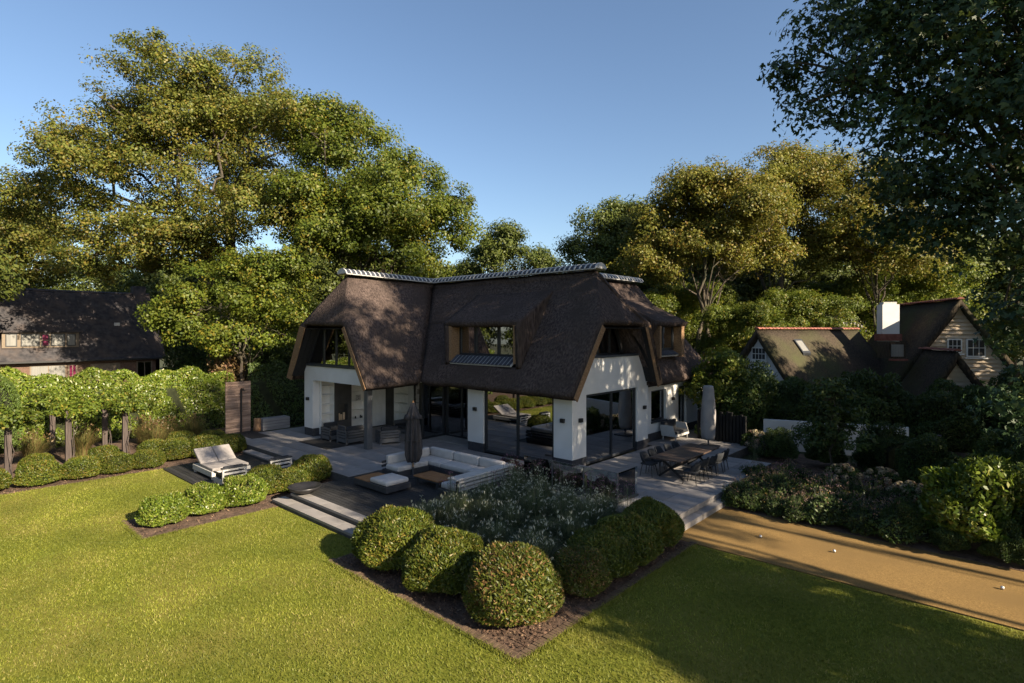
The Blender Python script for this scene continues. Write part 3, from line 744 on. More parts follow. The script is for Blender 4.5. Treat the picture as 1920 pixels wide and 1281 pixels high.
# ridge tiles on light mortar
def ridge(a, b, r=0.29, pitch=0.265):
    a, b = Vector(a), Vector(b); L = (b - a).length; d = (b - a) / L; n = int(L / pitch); p = L / n
    sx = Vector((d.y, -d.x, 0)).normalized()
    def half(rr, l0, l1, k=8, th=1.25):
        vs = []; fs = []
        for l in (l0, l1):
            for i in range(k + 1):
                t = -th + 2 * th * i / k
                vs.append(sx * (rr * 1.25 * math.sin(t)) + Vector((0, 0, rr * math.cos(t) * 1.0)) + d * l)
        for i in range(k): fs.append((i, i + 1, i + k + 2, i + k + 1))
        fs += [tuple(range(k, -1, -1)), tuple(range(k + 1, 2 * k + 2))]
        return vs, fs
    o = Vector((0, 0, -0.17))
    v, f = half(r, 0, L); mb = MB(); mb.add([x + a + o for x in v], f); mb.build('ridge_mortar', 'mortar', roof)
    mb = MB()
    for i in range(n + 1):                                   # raised mortar collars over the joints
        v, f = half(r + 0.055, -0.03, 0.03, th=1.3); mb.add([x + a + o + d * (p * i) for x in v], f)
    for s in (-1, 1):
        e = sx * (s * r * 1.25); mb.bar(a + o + e + Vector((0, 0, 0.07)), b + o + e + Vector((0, 0, 0.07)), 0.03, 0.035)
    mb.build('ridge_joints', 'mortar', roof)['kind'] = 'stuff'
    v, f = half(r + 0.03, -p * 0.40, p * 0.40); mb = MB(); mb.add(v, f); me = mb.mesh('ridge_tile')
    for i in range(n):
        t = obj('ridge_tile', me, 'tile', roof); t.matrix_parent_inverse = Matrix.Identity(4)
        t.location = a + o + d * (p * (i + .5)) + Vector((0, 0, RND.uniform(-.004, .004)))
ridge((-0.62, 2.87, 7.86), (-11.3, 2.87, 7.86))
ridge((-11.45, -2.62, 7.97), (-11.45, 2.7, 7.87))
ridge((-3.0, 4.6, 7.86), (-3.0, 10.05, 7.88))

def sill_tiles(p0, p1, back, n):
    """row of sloping sill tiles below a dormer window: p0-p1 front edge, back = vector to the rear top edge"""
    p0, p1, back = Vector(p0), Vector(p1), Vector(back); d = (p1 - p0) / n
    mb = MB(); mb.add([p0, p1, p1 + back, p0 + back], [(0, 1, 2, 3)]); o = mb.build('sill_mortar', 'mortar', roof)
    md = o.modifiers.new('t', 'SOLIDIFY'); md.thickness = 0.08; md.offset = -1 if True else 1
    up = d.cross(back).normalized(); up = up if up.z > 0 else -up
    for i in range(n):
        a = p0 + d * (i + .09); b = p0 + d * (i + .91); q = MB()
        mid = (a + b) / 2
        vs = [a + up * .012, mid + up * .045, b + up * .012, b + back + up * .012, mid + back + up * .045, a + back + up * .012, a - up * .02, b - up * .02, b + back - up * .02, a + back - up * .02]
        q.add(vs, [(0, 1, 4, 5), (1, 2, 3, 4), (0, 6, 7, 2, 1), (3, 8, 9, 5, 4), (0, 5, 9, 6), (2, 7, 8, 3)])
        q.build('sill_tile', 'tile', roof)
sill_tiles((-6.58, -0.20, 3.78), (-2.92, -0.20, 3.78), (0, 0.42, 0.32), 16)
sill_tiles((-0.20, 7.25, 4.02), (-0.20, 9.28, 4.02), (-0.40, 0, 0.24), 9)

# ---- walls
def wall(mb, name='wall', mat='plaster', parent=villa): return mb.build(name, mat, parent)
T = 0.36
wall(MB().box(-0.87, 0.0, 0.0, T, 0.38, 2.90))                                     # corner pier, front
wall(MB().box(-5.61, -4.66, 0.0, T, 0.38, 2.90))
wall(MB().box(-4.66, -0.87, 0.06, T, 2.72, 2.95))
# right gable: piers and the shaped wall above the sliding door
wall(MB().box(-T, -0.002, T, 0.91, 0.38, 2.90))
wall(MB().box(-T, 0.0, 4.79, 5.74, 0.38, 2.74))
wall(MB().prism([(0.0, 2.74), (5.74, 2.74), (5.74, 3.29), (5.22, 4.12), (0.52, 4.12), (0.0, 3.20)], 'x', -T, 0.0))
wall(MB().box(-3.0, -T, 5.40, 5.735, 0.38, 2.9))
# back wing
wall(MB().box(-0.86, -0.50, 5.74, 6.98, 0.38, 2.95))
wall(MB().box(-0.86, -0.50, 8.49, 9.83, 0.38, 2.95))
wall(MB().box(-0.86, -0.50, 10.75, 13.0, 0.38, 2.95))
wall(MB().box(-0.86, -0.502, 6.98, 8.49, 0.38, 0.88)); wall(MB().box(-0.86, -0.502, 6.98, 8.49, 2.36, 2.95))
wall(MB().box(-0.86, -0.502, 9.83, 10.75, 2.36, 2.95)); wall(MB().box(-6.0, -0.86, 12.66, 13.0, 0.38, 2.95))
# left wing
wall(MB().box(-14.32, -13.50, -3.0, -2.64, 0.38, 2.76))
wall(MB().box(-14.32, -8.66, -3.0, -2.62, 2.76, 3.46))
wall(MB().box(-14.32, -13.9, -2.64, 6.4, 0.38, 2.9))
def plinth(*b): MB().box(*b).build('plinth', 'plinth', villa)
plinth(-0.866, -0.008, 0.008, T, 0.0, 0.378); plinth(-5.602, -4.668, 0.008, T, 0.0, 0.378); plinth(-T, -0.01, T, 0.902, 0.0, 0.378); plinth(-T, -0.008, 4.798, 5.732, 0.0, 0.378)
plinth(-0.86, -0.508, 5.74, 9.822, 0.0, 0.378); plinth(-0.86, -0.508, 10.758, 12.99, 0.0, 0.378)
plinth(-14.312, -13.508, -2.992, -2.648, 0.0, 0.378); plinth(-14.31, -13.9, -2.64, 6.4, 0.0, 0.378)
# sills of the recessed gable windows
MB().box(-0.9, 0.05, 0.66, 5.16, 4.12, 4.20).build('gable_sill', 'zinc', villa)
MB().box(-14.30, -9.10, -3.05, -2.3, 3.46, 3.56).build('gable_sill', 'zinc', villa)
# interior: floors, ceilings, back walls
MB().box(-11.3, -0.4, 0.4, 5.4, 0.0, 0.03).box(-13.4, -11.3, 1.6, 6.3, 0, 0.03).box(-6, -.86, 5.4, 12.6, 0, .03).build('interior_floor', 'interior', villa)
MB().box(-13.8, -0.4, 1.5, 6.2, 2.78, 2.86).box(-5.6, -0.4, 0.36, 1.5, 2.76, 2.86).box(-6, -.86, 6.2, 12.6, 2.76, 2.86).build('ceiling', 'interior', villa)
MB().box(-13.4, -8.72, -2.62, 1.5, 2.766, 2.80).box(-8.72, -5.6, -0.3, 1.5, 2.766, 2.80).build('veranda_ceiling', 'white_wood', villa)
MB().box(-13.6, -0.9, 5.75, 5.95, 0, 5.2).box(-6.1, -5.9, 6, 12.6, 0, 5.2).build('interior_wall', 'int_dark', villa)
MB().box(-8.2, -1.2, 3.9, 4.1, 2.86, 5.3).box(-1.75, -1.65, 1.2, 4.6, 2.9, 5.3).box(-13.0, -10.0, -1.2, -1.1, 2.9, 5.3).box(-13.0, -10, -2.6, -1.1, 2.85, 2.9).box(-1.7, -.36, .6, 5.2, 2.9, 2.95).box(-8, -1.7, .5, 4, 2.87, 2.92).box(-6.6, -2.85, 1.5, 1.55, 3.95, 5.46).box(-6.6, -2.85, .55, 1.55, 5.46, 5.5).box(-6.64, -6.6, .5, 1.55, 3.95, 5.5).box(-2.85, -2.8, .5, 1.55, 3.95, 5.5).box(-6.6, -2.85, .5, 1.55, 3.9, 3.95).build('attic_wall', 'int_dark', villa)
for x in (-4.45, -1.05):
    MB().prism([(x + 0.16 * i / 8 - .4 * (x < -2) * 0 + 0.02 * (i % 2), 0.62 + 0.06 * (i % 2)) for i in range(9)] + [(x + 0.16, 0.75), (x, 0.75)], 'z', 0.03, 2.72).build('curtain', 'curtain', villa)
for y0 in (0.95, 1.6):
    n = 14; pts = [(-0.62 - 0.06 * (i % 2), y0 + 0.62 * i / n) for i in range(n + 1)]
    MB().prism(pts + [(-0.72, y0 + .62), (-0.72, y0)], 'z', 0.03, 2.72).build('curtain', 'curtain', villa)
# a low table and a lounge piece inside, behind the big window
MB().box(-2.9, -1.4, 1.6, 2.6, 0.36, 0.46).box(-2.8, -2.7, 1.7, 1.8, .03, .36).box(-1.6, -1.5, 1.7, 1.8, .03, .36).box(-2.8, -2.7, 2.4, 2.5, .03, .36).box(-1.6, -1.5, 2.4, 2.5, .03, .36).build('indoor_table', 'int_dark', villa, bevel=.01)

# ---- windows and doors: frame, mullion, pane
def opening(kind, axis, pos, a0, a1, z0, z1, mull=(), fw=0.07, depth=0.10, inner=0.05, rails=()):
    """axis 'y': plane y=pos spanning x; axis 'x': plane x=pos spanning y; the frame is the part, panes its sub-parts"""
    def B(mb, u0, u1, w0, w1, d0, d1):
        if axis == 'y': mb.box(u0, u1, pos + d0, pos + d1, w0, w1)
        else: mb.box(pos - d1, pos - d0, u0, u1, w0, w1)
        return mb
    mb = MB()
    B(mb, a0, a0 + fw, z0, z1, 0, depth); B(mb, a1 - fw, a1, z0, z1, 0, depth)
    B(mb, a0 + fw, a1 - fw, z0, z0 + fw, 0.002, depth - .002); B(mb, a0 + fw, a1 - fw, z1 - fw, z1, 0.002, depth - .002)
    fr = mb.build(kind, 'frame', villa)
    cuts = [a0 + fw] + [m for m in mull] + [a1 - fw]
    for m in mull: B(MB(), m - inner, m + inner, z0 + fw, z1 - fw, 0.004, depth - .004).build('mullion', 'frame', fr)
    for u0, u1 in zip(cuts[:-1], cuts[1:]):
        u0 += inner if u0 in mull else 0; u1 -= inner if u1 in mull else 0
        B(MB(), u0, u1, z0 + fw, z1 - fw, depth * .45, depth * .45 + 0.012).build('pane', 'glass', fr)
    for r in rails: B(MB(), a0 + fw, a1 - fw, r - .03, r + .03, 0.006, depth - .006).build('rail', 'frame', fr)
    return fr
opening('sliding_window', 'y', 0.07, -4.64, -0.89, 0.03, 2.71, (-2.78,), 0.10)
opening('sliding_door', 'x', -0.07, 0.93, 4.77, 0.03, 2.73, (2.85,), 0.09)
opening('window', 'x', -0.62, 7.0, 8.47, 0.90, 2.35, (), 0.07); MB().box(-.62, -.44, 6.96, 8.51, 0.83, 0.888).build('window_sill', 'zinc', villa)
opening('side_door', 'x', -0.62, 9.85, 10.73, 0.02, 2.35, (), 0.09)
opening('porch_door', 'x', -8.75, 0.0, 1.45, 0.02, 2.76, (), 0.12)
opening('porch_glazing', 'y', 1.46, -8.70, -5.2, 0.02, 2.76, (-7.6, -6.45), 0.10)
opening('dormer_window', 'y', 0.40, -6.58, -2.86, 4.10, 5.45, (-5.55, -4.15), 0.10, inner=.07)
opening('dormer_window', 'x', -0.50, 7.2, 9.30, 4.26, 5.45, (8.2,), 0.09)
# recessed gable glazing, cut to the roof
def gable_glass(axis, pos, poly, mulls, z0, ztop):
    mb = MB(); o = mb.prism(poly, axis, pos, pos + 0.012).build('gable_glazing', 'glass', villa)
    n = len(poly)
    for i in range(n):
        p, q = poly[i], poly[(i + 1) % n]
        a = (pos, p[0], p[1]) if axis == 'x' else (p[0], pos, p[1]); b = (pos, q[0], q[1]) if axis == 'x' else (q[0], pos, q[1])
        MB().bar(a, b, 0.09, 0.08, (1, 0, 0) if axis == 'x' else (0, 1, 0)).build('glazing_frame', 'frame', o)
    for m in mulls:
        a = (pos, m, z0) if axis == 'x' else (m, pos, z0); b = (pos, m, ztop(m)) if axis == 'x' else (m, pos, ztop(m))
        MB().bar(a, b, 0.085, 0.085, (1, 0, 0) if axis == 'x' else (0, 1, 0)).build('mullion', 'frame', o)
gable_glass('y', -2.92, [(-14.05, 3.56), (-9.0, 3.56), (-10.05, 5.30), (-12.95, 5.30)], (-12.55, -11.45, -10.35), 3.56, lambda m: 5.30)
gable_glass('x', -0.72, [(0.72, 4.20), (5.1, 4.20), (4.45, 5.32), (1.38, 5.32)], (1.75, 2.75, 3.7), 4.20, lambda m: 5.3)
MB().bar((-0.6, 4.55, 4.2), (-0.6, 4.0, 5.3), 0.12, 0.12).build('tie_beam', 'soffit', villa)

# ---- veranda: column, book wall with fireplace
MB().box(-9.06, -8.80, -2.99, -2.73, 0.0, 2.76).build('column', 'alu_grey', villa, bevel=.008)
MB().box(-13.9, -13.75, -2.64, 1.5, 0.0, 2.77).build('wall', 'white_wood', villa)
def shelves(y0, y1):
    c = MB().box(-13.75, -13.38, y0, y0 + .04, 0.05, 2.76).box(-13.75, -13.38, y1 - .04, y1, 0.05, 2.76).build('bookcase', 'white_wood', villa)
    for z in (0.06, 0.55, 1.0, 1.48, 1.95, 2.4):
        MB().box(-13.75, -13.40, y0 + .04, y1 - .04, z, z + .04).build('shelf', 'white_wood', c)
    return c
b1 = shelves(-2.62, -1.90); b2 = shelves(-0.92, 0.05)
MB().box(-13.44, -13.42, -0.62, -0.34, 1.53, 1.83).build('framed_print', 'book', b2)
for y, h in ((-.3, .16), (-.22, .11), (-0.6, .13)): MB().lathe((-13.5, y, .59), [(.03, 0), (.05, .03), (.035, h * .7), (.04, h)], 10).build('ornament', 'black', b2)
fp = MB().box(-13.75, -13.36, -1.90, -1.66, 0.0, 2.76).box(-13.75, -13.36, -1.14, -0.92, 0, 2.76).box(-13.75, -13.36, -1.66, -1.14, 0.0, 0.62).box(-13.75, -13.36, -1.66, -1.14, 1.45, 2.76).box(-13.75, -13.70, -1.66, -1.14, .62, 1.45).build('fireplace', 'int_dark', villa)
for y, h in ((-1.55, .34), (-1.42, .28), (-1.27, .36)): MB().lathe((-13.52, y, .62), [(.055, 0), (.055, h), (.02, h), (.0, h - .01)], 12).build('candle', 'candle', fp)
wall(MB().box(-11.75, -11.30, 1.46, 1.8, 0.0, 2.77)); wall(MB().box(-13.75, -12.9, 1.46, 1.62, 0.0, 2.77), 'dark_panel', 'int_dark'); wall(MB().box(-10.8, -8.8, 1.46, 1.62, 0.0, 2.77), 'dark_panel', 'int_dark')
c = MB().box(-12.9, -11.75, 1.72, 1.76, 0, 2.77).box(-12.9, -12.86, 1.40, 1.72, 0, 2.77).build('bookcase', 'white_wood', villa)
for z in (0.06, 0.75, 1.25, 1.75, 2.25): MB().box(-12.86, -11.75, 1.42, 1.72, z, z + .04).build('shelf', 'white_wood', c)
opening('garden_window', 'y', 1.5, -11.3, -10.8, 0.02, 2.76, (), 0.05)
# wall lamps: small black up-and-down lights
def wall_lamp(x, y, z, axis):
    mb = MB().box(-.085, .085, -.11, 0, -.075, .075) if axis == 'y' else MB().box(0, .11, -.085, .085, -.075, .075)
    mb.v = [(a + x, b + y, c + z) for a, b, c in mb.v]
    o = mb.build('wall_lamp', 'black', villa, bevel=.006)
    q = MB().box(x - .03, x + .03, y, y + .015, z - .03, z + .03) if axis == 'y' else MB().box(x - .012, x, y - .03, y + .03, z - .03, z + .03)
    return o
for x, y, a in ((-0.42, 0, 'y'), (-5.12, 0, 'y'), (-13.92, -3.0, 'y')): wall_lamp(x, y, 1.82, a)
for x, y in ((0, 0.48), (0, 5.35), (-0.5, 9.15)): wall_lamp(x, y, 1.82, 'x')
MB().box(-0.9, 0.45, -0.10, 0.48, 0.004, 0.15).build('corner_stone', 'slab', villa, bevel=.01)
# ---------------------------------------------------------------- terrace furniture
def cushion(parent, x0, x1, y0, y1, z0, z1, mat='cushion', name='cushion', r=0.05, tilt=None):
    mb = MB().box(x0, x1, y0, y1, z0, z1)
    if tilt:
        (px, pz), ang, ax = tilt; c, s = math.cos(ang), math.sin(ang); v = []
        for x, y, z in mb.v:
            if ax == 'y': dx, dz = x - px, z - pz; v.append((px + dx * c + dz * s, y, pz - dx * s + dz * c))
            else: dy, dz = y - px, z - pz; v.append((x, px + dy * c + dz * s, pz - dy * s + dz * c))
        mb.v = v
    return mb.build(name, mat, parent, bevel=r, seg=4)

# U-shaped lounge sofa on the sunken deck
ZD = -0.02
sf = thing('lounge_sofa', 'U-shaped charcoal-framed lounge sofa with off-white cushions on the dark deck', 'sofa', (-2.7, -3.8, ZD))
MB().box(-4.75, -0.45, -3.60, -2.70, ZD + .06, ZD + .24).box(-4.75, -3.85, -5.05, -3.6, ZD + .062, ZD + .242).box(-1.35, -0.45, -5.35, -3.6, ZD + .061, ZD + .241).build('base_frame', 'alu_dark', sf, bevel=.008)
for p in ((-4.7, -5.0), (-4.7, -2.75), (-.5, -2.75), (-.5, -5.3), (-3.9, -5.0), (-1.3, -5.3)): MB().box(p[0] - .03, p[0] + .03, p[1] - .03, p[1] + .03, ZD, ZD + .07).build('leg', 'alu_dark', sf)
for a, b in ((-4.62, -3.30), (-3.28, -1.96), (-1.94, -0.62)): cushion(sf, a, b, -3.58, -2.92, ZD + .24, ZD + .42, name='seat_cushion')
cushion(sf, -4.62, -3.88, -5.0, -3.62, ZD + .24, ZD + .42, name='seat_cushion'); cushion(sf, -1.32, -0.62, -5.25, -3.62, ZD + .24, ZD + .42, name='seat_cushion')
for a, b in ((-4.60, -3.30), (-3.26, -1.95), (-1.92, -0.75)): cushion(sf, a, b, -2.98, -2.78, ZD + .40, ZD + .74, name='back_cushion', r=.07)
for a, b in ((-4.95, -3.95), (-3.93, -3.02)): cushion(sf, -4.70, -4.50, a, b, ZD + .40, ZD + .74, name='back_cushion', r=.07)
for z in (0.30, 0.42, 0.54): MB().box(-4.75, -0.45, -2.74, -2.70, ZD + z, ZD + z + .06).build('back_slat', 'alu_dark', sf)
for z in (0.28, 0.40, 0.52): MB().box(-0.49, -0.45, -5.35, -2.75, ZD + z, ZD + z + .065).build('arm_slat', 'alu_white', sf)
for y in (-5.35, -2.82): MB().box(-.5, -.44, y, y + .07, ZD + .06, ZD + .62).build('arm_post', 'alu_dark', sf)
MB().box(-0.85, -0.42, -5.38, -2.68, ZD + .62, ZD + .67).build('arm_rest', 'alu_white', sf, bevel=.01)
for z in (0.30, 0.44): MB().box(-4.79, -4.75, -5.05, -2.7, ZD + z, ZD + z + .08).build('back_slat', 'alu_dark', sf)
ot = thing('lounge_ottoman', 'low charcoal platform with teak end and one off-white cushion on the deck', 'ottoman', (-3.5, -5.9, ZD))
MB().box(-4.42, -2.58, -6.42, -5.45, ZD + .05, ZD + .24).build('base_frame', 'alu_dark', ot, bevel=.01)
for i in range(6): MB().box(-4.40, -3.58, -6.40 + i * .158, -6.40 + i * .158 + .15, ZD + .242, ZD + .262).build('teak_slat', 'teak', ot)
cushion(ot, -3.56, -2.62, -6.38, -5.48, ZD + .243, ZD + .40, r=.06)
for p in ((-4.3, -6.3), (-2.7, -6.3), (-4.3, -5.55), (-2.7, -5.55)): MB().box(p[0] - .03, p[0] + .03, p[1] - .03, p[1] + .03, ZD, ZD + .055).build('leg', 'alu_dark', ot)
ct = thing('coffee_table', 'low teak-topped coffee table inside the lounge sofa', 'table', (-2.35, -4.6, ZD))
for i in range(8): MB().box(-3.0, -1.72, -5.02 + i * .1, -5.02 + i * .1 + .094, ZD + .28, ZD + .315).build('teak_slat', 'teak', ct)
MB().box(-2.98, -1.74, -5.0, -4.24, ZD + .22, ZD + .278).build('apron', 'alu_dark', ct)
for p in ((-2.9, -4.95), (-1.82, -4.95), (-2.9, -4.3), (-1.82, -4.3)): MB().box(p[0] - .04, p[0] + .04, p[1] - .04, p[1] + .04, ZD, ZD + .22).build('leg', 'alu_dark', ct)

# closed parasol
pa = thing('closed_parasol', 'closed charcoal parasol standing upright between the lounge cushions', 'parasol', (-3.78, -4.42, ZD))
MB().lathe((-3.78, -4.42, ZD), [(.30, 0), (.30, .05), (.06, .07), (.035, .35), (.03, .36)], 20).build('base', 'alu_dark', pa)
MB().tube([(-3.78, -4.42, ZD + .05), (-3.78, -4.42, 2.66)], .027, 12).build('pole', 'wood_beam', pa)
MB().lathe((-3.78, -4.42, 2.60), [(.03, 0), (.045, .03), (.03, .08), (.01, .12)], 12).build('finial', 'wood_beam', pa)
def fold(i, a): return 1 + (0.05 + 0.26 * min(1, i / 5)) * math.cos(8 * a + 0.35 * i * 0.4) + 0.08 * math.cos(3 * a + i * .7)
MB().lathe((-3.78, -4.42, 0), [(.04, 2.62), (.09, 2.45), (.15, 2.25), (.19, 2.02), (.215, 1.75), (.23, 1.4), (.25, 1.05), (.245, .80), (.20, .62), (.17, .52)], 64, fold).build('canopy', 'canopy', pa, smooth=True)
def fold2(i, a): return 1 + (0.04 + 0.10 * i) * math.cos(8 * a + .3)
MB().lathe((-3.78, -4.42, 0), [(.05, 2.63), (.13, 2.42), (.20, 2.20), (.245, 2.05), (.24, 2.045), (.19, 2.2)], 64, fold2).build('vent_cap', 'canopy', pa, smooth=True)
MB().lathe((-3.78, -4.42, 1.25), [(.265, 0), (.27, .02), (.27, .05), (.262, .07)], 32, lambda i, a: 1 + .13 * math.cos(8 * a + .3)).build('tie_strap', 'black', pa)

# fire bowl by the steps
fb = thing('fire_bowl', 'shallow black steel fire bowl beside the front steps', 'fire bowl', (-4.72, -8.02, ZD))
MB().lathe((-4.72, -8.02, ZD), [(.14, .04), (.30, .07), (.46, .16), (.52, .25), (.50, .25), (.40, .17), (.1, .10), (.02, .09)], 36).build('bowl', 'steel_bowl', fb, smooth=True)
MB().lathe((-4.72, -8.02, ZD), [(.17, 0), (.17, .045), (.15, .05)], 24).build('foot', 'steel_bowl', fb)

# double daybed and two slatted lounge chairs on the lower deck
ZL = -0.30
db = thing('double_daybed', 'white double daybed with two raised light-grey cushions on the lower deck', 'daybed', (-10.7, -8.3, ZL))
MB().box(-11.65, -9.70, -9.02, -7.62, ZL + .10, ZL + .30).build('frame', 'alu_white', db, bevel=.01)
for p in ((-11.55, -8.95), (-9.8, -8.95), (-11.55, -7.7), (-9.8, -7.7)): MB().box(p[0] - .04, p[0] + .04, p[1] - .04, p[1] + .04, ZL, ZL + .10).build('leg', 'alu_white', db)
for y0, y1 in ((-8.98, -8.33), (-8.31, -7.66)):
    cushion(db, -10.95, -9.74, y0, y1, ZL + .30, ZL + .42, 'cushion_g', 'seat_cushion', .035)
    cushion(db, -11.85, -10.95, y0, y1, ZL + .32, ZL + .44, 'cushion_g', 'back_cushion', .035, ((-10.95, ZL + .32), 0.55, 'y'))
    MB().bar((-11.5, (y0 + y1) / 2, ZL + .28), (-11.62, (y0 + y1) / 2, ZL + .62), .03, .03).build('back_stay', 'alu_white', db)
def lounge_chair(label, x, y):
    t = thing('lounge_chair', label, 'chair', (0, 0, 0), 'slatted white lounge chairs on the lower deck')
    t.location = (x, y, ZL)
    MB().box(-.40, .42, -.40, .40, .08, .22).build('base_frame', 'alu_white', t)
    for sx, sy in ((-.36, -.36), (.38, -.36), (-.36, .36), (.38, .36)): MB().box(sx - .03, sx + .03, sy - .03, sy + .03, 0, .08).build('leg', 'alu_white', t)
    for y0 in (-.42, .36): MB().box(.40, .46, y0, y0 + .06, .05, .62).build('back_post', 'alu_white', t)
    for z in (.14, .28, .42, .555): MB().box(.41, .45, -.36, .36, z, z + .07).build('back_slat', 'alu_white', t)
    MB().box(.30, .47, -.43, .43, .625, .665).build('top_rail', 'alu_dark', t)
    for y0 in (-.42, .36): MB().box(-.38, .40, y0, y0 + .06, .40, .45).build('arm', 'alu_dark', t)
    for o in children(t): o.matrix_parent_inverse = Matrix.Identity(4)
    for c in (cushion(t, -.38, .26, -.35, .35, .22, .36, 'cushion_b', 'seat_cushion', .04), cushion(t, .24, .40, -.35, .35, .34, .70, 'cushion_b', 'back_cushion', .05)): c.matrix_parent_inverse = Matrix.Identity(4)
    return t
lounge_chair('white slatted lounge chair nearest the lawn, dark cushions, on the lower deck', -8.85, -8.72)
lounge_chair('white slatted lounge chair nearer the terrace step, dark cushions, on the lower deck', -8.95, -6.98)
st = thing('side_table', 'low pale side table between the two slatted lounge chairs', 'table', (-8.9, -7.85, ZL))
MB().box(-9.25, -8.5, -8.2, -7.5, ZL + .26, ZL + .30).build('top', 'alu_grey', st, bevel=.006)
for p in ((-9.2, -8.15), (-8.55, -8.15), (-9.2, -7.55), (-8.55, -7.55)): MB().box(p[0] - .025, p[0] + .025, p[1] - .025, p[1] + .025, ZL, ZL + .26).build('leg', 'alu_white', st)

# veranda furniture: rug, two armchairs, corner sofa
rg = tag(MB().box(-12.7, -10.15, -4.15, -2.2, 0.004, 0.016).build('rug', 'rug'), 'dark rectangular outdoor rug at the veranda edge', 'rug')
def armchair(label, x, y, rz, w=0.86):
    t = thing('armchair', label, 'armchair', (0, 0, 0), 'charcoal veranda armchairs')
    P = []
    P.append(MB().box(-.42, .42, -w / 2, w / 2, .08, .26).build('base_frame', 'alu_grey', t, bevel=.006))
    for y0 in (-w / 2, w / 2 - .06):
        for z in (.30, .42, .54): P.append(MB().box(-.42, .42, y0, y0 + .05, z, z + .08).build('arm_slat', 'alu_grey', t))
        for x0 in (-.42, .36): P.append(MB().box(x0, x0 + .06, y0 - .005, y0 + .06, 0, .62).build('leg', 'alu_grey', t))
    for z in (.30, .42, .54): P.append(MB().box(.37, .42, -w / 2, w / 2, z, z + .08).build('back_slat', 'alu_grey', t))
    P.append(cushion(t, -.40, .30, -w / 2 + .07, w / 2 - .07, .26, .42, 'cushion_b', 'seat_cushion', .04))
    P.append(cushion(t, .18, .36, -w / 2 + .08, w / 2 - .08, .40, .80, 'cushion_b', 'back_cushion', .06))
    t.location = (x, y, 0.0); t.rotation_euler = (0, 0, rz)
    return t
armchair('charcoal slatted armchair on the rug nearest the bookcase', -12.0, -2.75, math.radians(180))
armchair('wide charcoal slatted armchair on the rug beside the veranda column', -10.75, -2.55, math.radians(0), 1.05)
armchair('charcoal slatted armchair right of the veranda column', -9.45, -1.45, math.radians(-20), 0.95)
vs_ = thing('veranda_sofa', 'dark charcoal sofa against the back of the veranda', 'sofa', (-10.3, .8, 0))
MB().box(-11.4, -9.2, .3, 1.2, .08, .26).build('base_frame', 'alu_grey', vs_, bevel=.006)
for a, b in ((-11.35, -10.32), (-10.28, -9.25)):
    cushion(vs_, a, b, .32, 1.05, .26, .44, 'cushion_b', 'seat_cushion'); cushion(vs_, a, b, 1.0, 1.2, .42, .82, 'cushion_b', 'back_cushion', .06)
for x in (-11.38, -9.26): MB().box(x, x + .06, .3, 1.2, .26, .62).build('arm', 'alu_grey', vs_)
for p in ((-11.35, .35), (-9.25, .35), (-11.35, 1.15), (-9.25, 1.15)): MB().box(p[0] - .03, p[0] + .03, p[1] - .03, p[1] + .03, 0, .08).build('leg', 'alu_grey', vs_)

# dining table and chairs on the right hand terrace
dt = thing('dining_table', 'long dark wooden dining table with crossed metal legs on the right terrace', 'table', (3.2, 2.6, 0))
for i in range(5): MB().box(2.62 + i * .238, 2.62 + i * .238 + .234, .98 + .015 * (i % 2), 4.25 - .012 * (i % 3), .705, .755).build('board', 'walnut', dt, bevel=.006)
for y in (1.45, 3.8):
    for a, b in (((2.75, .0), (3.65, .70)), ((3.68, .0), (2.78, .70))):
        MB().bar((a[0], y, a[1] + .02), (b[0], y, b[1]), .07, .05, (0, 1, 0)).build('leg', 'black', dt)
MB().bar((3.215, 1.45, .36), (3.215, 3.8, .36), .05, .05).build('stretcher', 'black', dt)
def dining_chair():
    t = thing('dining_chair', 'x', 'chair', (0, 0, 0), 'black dining chairs around the long table')
    n = 13; vs = []; fs = []
    for k, (z, rr, cut) in enumerate(((.44, .21, 2.6), (.56, .255, 2.25), (.68, .275, 1.85), (.79, .275, 1.45))):     # wrapped shell back
        for i in range(n):
            a = math.pi + (-cut + 2 * cut * i / (n - 1)) * .62
            for q in (0, .03): vs.append(((rr - q) * math.cos(a) - (.02 * k), (rr - q) * 1.02 * math.sin(a), z))
    def ix(k, i, q): return (k * n + i) * 2 + q
    for k in range(3):
        for i in range(n - 1):
            for q in (0, 1): fs.append((ix(k, i, q), ix(k, i + 1, q), ix(k + 1, i + 1, q), ix(k + 1, i, q)))
    for k in range(3):
        for i in (0, n - 1): fs.append((ix(k, i, 0), ix(k + 1, i, 0), ix(k + 1, i, 1), ix(k, i, 1)))
    for i in range(n - 1):
        for k in (0, 3): fs.append((ix(k, i, 0), ix(k, i + 1, 0), ix(k, i + 1, 1), ix(k, i, 1)))
    mb = MB(); mb.add(vs, fs); mb.build('shell_back', 'cushion_b', t, smooth=True)
    MB().box(-.23, .25, -.23, .23, .40, .47).build('seat', 'cushion_b', t, bevel=.035, seg=4)
    for sx, sy in ((-1, -1), (1, -1), (-1, 1), (1, 1)):
        MB().tube([(sx * .17, sy * .17, .41), (sx * .235, sy * .225, 0.0)], [.017, .012], 8).build('leg', 'black', t)
    return t
dc0 = dining_chair(); first = True
ORD = ('first', 'second', 'third', 'fourth', 'fifth')
for side, (x, rz, word) in enumerate(((2.38, 0.0, 'house side'), (4.05, math.pi, 'garden side'))):
    for i in range(5):
        y = 1.32 + i * .63 + RND.uniform(-.04, .04)
        lab = 'black shell dining chair, %s from the near end on the %s of the table' % (ORD[i], word)
        if first: o = dc0; first = False; o['label'] = lab
        else: o = copy_tree(dc0, label=lab)
        o.location = (x + RND.uniform(-.05, .05), y, 0.0); o.rotation_euler = (0, 0, rz + RND.uniform(-.1, .1))

